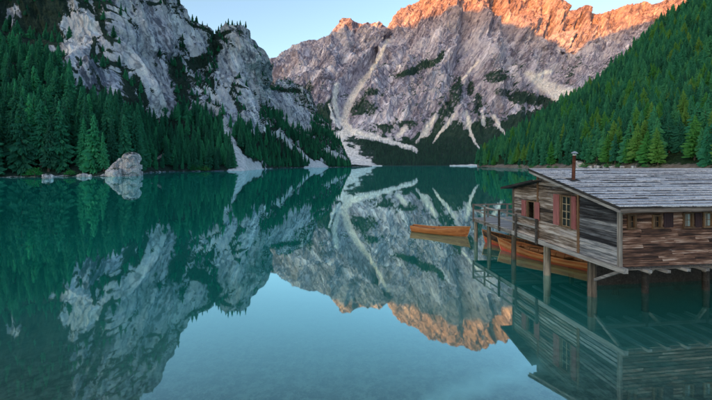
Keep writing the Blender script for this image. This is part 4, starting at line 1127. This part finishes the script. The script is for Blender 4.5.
rake(-OV - .015, -OV + .022, -.50, RIDGE + .02, roof_z(-.50) - .068, roof_z(RIDGE) - .068, roof_z(-.5) - .17, roof_z(RIDGE) - .165, 'barge_board', M['beam_y'])
b = MB(); b.box(-OV + .024, LEN + .5, -.50, -.472, roof_z(-.5) - .165, roof_z(-.5) - .035); b.build('fascia', M['beam_x'], roof)
b = MB(); b.box(-OV - .01, LEN + .5, -.515, -.502, roof_z(-.5) - .036, roof_z(-.5) - .011); b.build('drip_edge', M['dark_wood'], roof)
for y in (0.35, 2.0, 3.75):
    b = MB(); b.box(-OV + .06, LEN + .4, y - .06, y + .06, roof_z(y) - .24, roof_z(y) - .12); b.build('purlin', M['dark_wood'], roof)
# lean-to roof at the back
y0_, y1_ = RIDGE - .005, 6.55
b = MB(); b.hexa([(-.30, y0_, lean_z(y0_) - .05), (LEN, y0_, lean_z(y0_) - .05), (LEN, y1_, lean_z(y1_) - .05), (-.30, y1_, lean_z(y1_) - .05), (-.30, y0_, lean_z(y0_)), (LEN, y0_, lean_z(y0_)), (LEN, y1_, lean_z(y1_)), (-.30, y1_, lean_z(y1_))])
lean = b.build('lean_to_roof', M['dark_wood'], hut)
for i in range(7):
    ya, yb = y1_ + .02 - i * .37, y1_ + .02 - (i + 1.08) * .37
    if yb < RIDGE + .02: yb = RIDGE + .02
    b = MB(); b.hexa([(-.34, yb, lean_z(yb) + .005), (LEN, yb, lean_z(yb) + .005), (LEN, ya, lean_z(ya) + .015), (-.34, ya, lean_z(ya) + .015), (-.34, yb, lean_z(yb) + .022), (LEN, yb, lean_z(yb) + .022), (LEN, ya, lean_z(ya) + .045), (-.34, ya, lean_z(ya) + .045)])
    b.build('roof_board', M['roof'], lean)
rake(-.375, -.345, RIDGE + .0, y1_ + .04, lean_z(RIDGE) + .03, lean_z(y1_ + .04) + .05, lean_z(RIDGE) - .06, lean_z(y1_ + .04) - .06, 'barge_board', M['dark_wood']).parent = lean
# flue
fx, fy = 0.22, 2.30; fz = roof_z(fy)
flue = empty('flue_pipe', (0, 0, 0)); flue.parent = hut
b = MB(); b.tube([(fx, fy, fz - .12), (fx + .02, fy, fz + .5), (fx + .05, fy, fz + 1.0)], [.064, .062, .060], 16); b.build('pipe', M['rust'], flue, True)
b = MB(); b.tube([(fx + .05, fy, fz + 1.0), (fx + .052, fy, fz + 1.035)], [.070, .070], 16)
for a in range(4): b.tube([(fx + .05 + .058 * math.cos(a * 1.57), fy + .058 * math.sin(a * 1.57), fz + 1.02), (fx + .054 + .07 * math.cos(a * 1.57), fy + .07 * math.sin(a * 1.57), fz + 1.10)], .008, 5)
b.tube([(fx + .054, fy, fz + 1.085), (fx + .056, fy, fz + 1.11), (fx + .058, fy, fz + 1.165)], [.125, .112, .02], 16); b.build('rain_cap', M['zinc'], flue)
b = MB(); b.hexa([(fx - .2, fy - .2, roof_z(fy - .2) + .02), (fx + .2, fy - .2, roof_z(fy - .2) + .02), (fx + .2, fy + .2, roof_z(fy + .2) + .02), (fx - .2, fy + .2, roof_z(fy + .2) + .02), (fx - .17, fy - .17, roof_z(fy - .17) + .05), (fx + .17, fy - .17, roof_z(fy - .17) + .05), (fx + .17, fy + .17, roof_z(fy + .17) + .05), (fx - .17, fy + .17, roof_z(fy + .17) + .05)]); b.build('flashing', M['dark_wood'], flue)

def pile(x, y, ztop, r, parent, mat=None):
    b = MB(); lx, ly = random.uniform(-.04, .04), random.uniform(-.04, .04)
    b.tube([(x + lx, y + ly, -5.5), (x + lx * .5, y + ly * .5, -.2), (x + lx * .3, y + ly * .3, .45), (x, y, ztop)], [r * 1.1, r * 1.06, r, r * .93], 12, 0.05)
    return b.build('pile', mat or M['pile'], parent, True)
y592 = on_gable(592, 262, 0.1)[0]
pile(0.10, y592, 1.25, .145, hut)
pile(0.10, on_gable(547, 250, .1)[0], 1.25, .145, hut)
for x in (on_front(645, 270, 1.3)[0], on_front(705, 270, 1.3)[0], 6.0, 9.0, 12.0): pile(x, 1.3, 1.235, .11, hut, M['dark_wood'])  # darker timber than the other piles, painting in the shade under the floor
for x in (3.0, 6.0, 9.0, 12.0):
    for y in (3.2, 5.8): pile(x, y, 1.235, .12, hut)
b = MB(); b.bar((0.10, y592 - .10, .62), (0.10, 0.12, 1.24), .09, .09); b.build('brace', M['beam_y'], hut)
xb = on_front(645, 270, 1.3)[0]
b = MB(); b.bar((xb + .08, 1.25, .72), (xb + .62, 1.25, 1.23), .09, .09); b.build('brace', M['beam_x'], hut)
xb = on_front(705, 270, 1.3)[0]
b = MB(); b.bar((xb - .08, 1.25, .72), (xb - .55, 1.25, 1.23), .09, .09); b.build('brace', M['beam_x'], hut)
b = MB(); b.box(.2, LEN, 1.22, 1.36, 1.10, 1.232); b.build('crossbeam', M['beam_x'], hut)

# ------------------------------------------------------------------ walkway deck round the back corner
deck = tag(empty('walkway_deck', (HX, HYY, 0), HA), 'grey plank walkway on piles with a post-and-rail fence beside the boathouse', 'deck')
DY1 = on_gable(473.4, 220, 0.0)[0]
b = MB(); b.box(0.0, 0.15, GY + .004, DY1, 1.25, 1.43); b.build('edge_beam', M['beam_y'], deck)
b = MB(); b.box(0.152, 12.0, DY1 - .15, DY1, 1.25, 1.43); b.build('edge_beam', M['beam_x'], deck)
b = MB(); b.box(-.02, .12, on_gable(541, 240, 0)[0] - .25, GY - .01, 1.417, 1.455); b.build('ledge_board', M['deck'], deck)
y = GY + .01
while y < DY1 - .02:
    w = random.uniform(.15, .2); ye = min(y + w, DY1 + .03)
    cuts = [-0.03 - random.uniform(0, .04), 2.1 + random.uniform(-.02, .02), 5.0, 12.0]
    for a, c in zip(cuts[:-1], cuts[1:]):
        z_ = 1.432 + random.uniform(0, .008); b = MB(); b.box(a + .003, c - .003, y + .004, ye - .006, z_, z_ + .035); b.build('deck_board', M['deck'], deck)
    y = ye
RT = 2.33
posts = [on_gable(p, 215, -0.03)[0] for p in (473.6, 484.7, 499.3, 516, 536.7)]
for yp in posts:
    b = MB(); lx = random.uniform(-.015, .015)
    b.hexa([(-.085, yp - .05, 1.22), (-.003, yp - .05, 1.22), (-.003, yp + .05, 1.22), (-.085, yp + .05, 1.22), (-.085 + lx, yp - .047, RT + .02), (-.005 + lx, yp - .047, RT + .02), (-.005 + lx, yp + .047, RT + .02), (-.085 + lx, yp + .047, RT + .02)])
    b.build('post', M['dark_wood'] if yp < 8 else M['beam_z'], deck)
for zz, hh in ((RT - .03, .085), (1.93, .08)):
    for a, c in zip(posts[:-1], posts[1:]):
        b = MB(); j = random.uniform(-.012, .012); b.bar((-.0, min(a, c) - .04, zz + j), (-.0, max(a, c) + .04, zz - j), .035, hh); b.build('rail', M['beam_y'], deck)
for xp in (1.0, 2.3, 3.8, 5.4, 7.0, 9.0, 11.0):
    b = MB(); b.box(xp - .045, xp + .045, DY1 + .005, DY1 + .085, 1.22, RT); b.build('post', M['beam_z'], deck)
for zz in (RT - .04, 1.93):
    for a, c in ((0.0, 2.3), (2.3, 5.4), (5.4, 9.0), (9.0, 12.0)):
        b = MB(); b.bar((a + .002, DY1 - .018, zz), (c - .002, DY1 - .018, zz), .035, .08); b.build('rail', M['beam_x'], deck)
for px in (475.8, 489, 514): pile(0.09, min(on_gable(px, 235, .09)[0], DY1 - .1), 1.25, .12, deck)
for x in (2.4, 5.0, 8.0, 11.0): pile(x, DY1 - .2, 1.25, .11, deck)
for x in (2.4, 5.0, 8.0, 11.0):
    b = MB(); b.box(x - .06, x + .06, GY + .3, DY1 - .16, 1.31, 1.428); b.build('joist', M['beam_y'], deck)

# ------------------------------------------------------------------ rowing boats (local x towards the bow)
def boat(name, stern, bow, label, group, L=None, beam=1.25, bowh=.70, sternh=.42, mats=None, oars=False, low='boat_orange'):
    s, b_ = Vector((*stern, 0)), Vector((*bow, 0)); d = b_ - s; L = d.length
    e = tag(empty(name, (s + d / 2).to_tuple(), math.atan2(d.y, d.x)), label, 'boat', group)
    NS, NK = 25, 6
    def prof(u):       # half breadth at the gunwale, at the bottom, keel z, gunwale z, for u 0 stern .. 1 bow
        hb = beam / 2 * (1 - (2 * abs(u - .45) / (1.1 if u > .45 else 1.25)) ** 2.4)
        if u > .45: hb = beam / 2 * max(0.0, 1 - ((u - .45) / .55) ** 2.3)
        else: hb = beam / 2 * (1 - .38 * ((.45 - u) / .45) ** 2)
        gz = sternh + (bowh - sternh) * max(0, (u - .25) / .75) ** 1.8 - .05 * math.sin(math.pi * min(1, u * 1.1)) + .06 * max(0, .25 - u)
        kz = -.16 + .02 * (1 - u) + .14 * max(0, (u - .86) / .14) ** 2
        return hb, gz, kz
    def P(u, k, off=0.0):     # k: 0 keel .. 1 gunwale
        hb, gz, kz = prof(u)
        x = (u - .5) * L + (.22 * k * max(0, (u - .7) / .3) ** 2) - (.10 * k * max(0, (.1 - u) / .1))
        y = hb * (math.sin(k * math.pi / 2) ** .62) * (.80 + .20 * k) + .012
        return x, y + off, kz + (gz - kz) * (k ** 1.35)
    ks = np.linspace(0, 1, NK + 1)
    for j in range(NK):
        for sgn in (1, -1):
            v, f = [], []
            for i in range(NS):
                u = i / (NS - 1); lap = .014
                a, c = P(u, ks[j]), P(u, ks[j + 1])
                v += [(a[0], sgn * (a[1] + lap), a[2]), (c[0], sgn * (c[1] + .001), c[2] + .006), (c[0], sgn * max(c[1] - .018, .001), c[2] + .006), (a[0], sgn * max(a[1] - .012, .001), a[2])]
            for i in range(NS - 1):
                p = i * 4
                for q_ in range(4):
                    a_, c_ = q_, (q_ + 1) % 4
                    f.append((p + a_, p + c_, p + 4 + c_, p + 4 + a_) if sgn < 0 else (p + a_, p + 4 + a_, p + 4 + c_, p + c_))
            f += [(0, 1, 2, 3), tuple((NS - 1) * 4 + q_ for q_ in (3, 2, 1, 0))]
            mt = mats[j] if mats else 'boat_orange'
            mesh_obj('strake', v, f, M[mt], e)
    # gunwale
    for sgn in (1, -1):
        b = MB()
        for i in range(NS - 1):
            p0, p1 = P(i / (NS - 1), 1), P((i + 1) / (NS - 1), 1)
            b.hexa([(p0[0], sgn * max(p0[1] - .03, 0), p0[2]), (p1[0], sgn * max(p1[1] - .03, 0), p1[2]), (p1[0], sgn * (p1[1] + .028), p1[2]), (p0[0], sgn * (p0[1] + .028), p0[2]),
                    (p0[0], sgn * max(p0[1] - .03, 0), p0[2] + .035), (p1[0], sgn * max(p1[1] - .03, 0), p1[2] + .035), (p1[0], sgn * (p1[1] + .028), p1[2] + .035), (p0[0], sgn * (p0[1] + .028), p0[2] + .035)])
        b.build('gunwale', M['boat_pale'], e)
    # stem, transom, floor, thwarts, ribs
    st = [P(1, k) for k in ks]; b = MB(); b.tube([(p[0] + .01, 0, p[2]) for p in st] + [(st[-1][0] + .03, 0, st[-1][2] + .07)], .028, 8); b.build('stem', M['boat_pale'], e)
    v = [P(0, k) for k in ks]; pts = [(p[0] - .01, p[1], p[2]) for p in v] + [(p[0] - .01, -p[1], p[2]) for p in reversed(v)]
    n = len(pts); v2 = pts + [(p[0] + .03, p[1], p[2]) for p in pts]
    mesh_obj('transom', v2, [tuple(range(n)), tuple(reversed(range(n, 2 * n)))] + [(i, i + n, (i + 1) % n + n, (i + 1) % n) for i in range(n)], M['boat_orange'], e)
    v, f = [], []
    for i in range(2, NS - 3):
        p = P(i / (NS - 1), .42); y_ = max(p[1] - .03, .01); v += [(p[0], y_, p[2] + .0), (p[0], -y_, p[2] + .0)]
    for i in range(len(v) // 2 - 1): f.append((2 * i, 2 * i + 2, 2 * i + 3, 2 * i + 1))
    n = len(v); v += [(a, b2, c - .02) for a, b2, c in v]; f += [tuple(x + n for x in reversed(q_)) for q_ in f]
    mesh_obj('floor_boards', v, f, M['boat_in'], e)
    for u in (.10, .34, .56, .80):
        p = P(u, .80); y_ = p[1] - .025; b = MB(); b.box(p[0] - .11, p[0] + .11, -y_, y_, p[2] - .02, p[2] + .01); b.build('thwart', M['boat_in'], e)
    b = MB()
    for u in np.linspace(.06, .9, 11):
        for sgn in (1, -1):
            q_ = [P(u, k) for k in (.45, .65, .85, .98)]
            for a, c in zip(q_[:-1], q_[1:]): b.bar((a[0], sgn * max(a[1] - .028, .02), a[2]), (c[0], sgn * max(c[1] - .028, .02), c[2]), .03, .02, (1, 0, 0))
    b.build('ribs', M['boat_in'], e)
    for sgn in (1, -1):
        p = P(.46, 1); b = MB(); b.box(p[0] - .07, p[0] + .07, sgn * p[1] - .035, sgn * p[1] + .035, p[2] + .036, p[2] + .075); b.tube([(p[0], sgn * p[1], p[2] + .07), (p[0], sgn * p[1], p[2] + .17)], .012, 6); b.build('oarlock', M['boat_dark'], e)
    return e
def at_water(px, py): Yd = F * CH / (py - HY); return ((px - CX) / F * Yd, Yd)
boat('rowing_boat', at_water(413.0, 231.0), at_water(466.5, 236.5), 'varnished orange rowing boat floating alone on the open lake', None, beam=1.15, bowh=.66, sternh=.40,
     mats=['boat_orange', 'boat_orange', 'boat_orange', 'boat_orange', 'boat_orange', 'boat_orange'])
m2 = ['boat_red', 'boat_red', 'boat_red', 'boat_orange', 'boat_pale', 'boat_orange']
boat('rowing_boat', (11.15, 15.1), (8.22, 19.2), 'orange rowing boat with red painted bow moored under the walkway deck', None, beam=1.35, bowh=.64, sternh=.38, mats=m2)
boat('rowing_boat', (10.6, 17.9), (8.02, 21.0), 'dark rowing boat with curved stem moored behind the red-bowed boat under the deck', None, beam=1.25, bowh=.74, sternh=.42,
     mats=['boat_red', 'boat_red', 'boat_red', 'boat_orange', 'boat_dark', 'boat_dark'])
print('objects', len(bpy.data.objects))
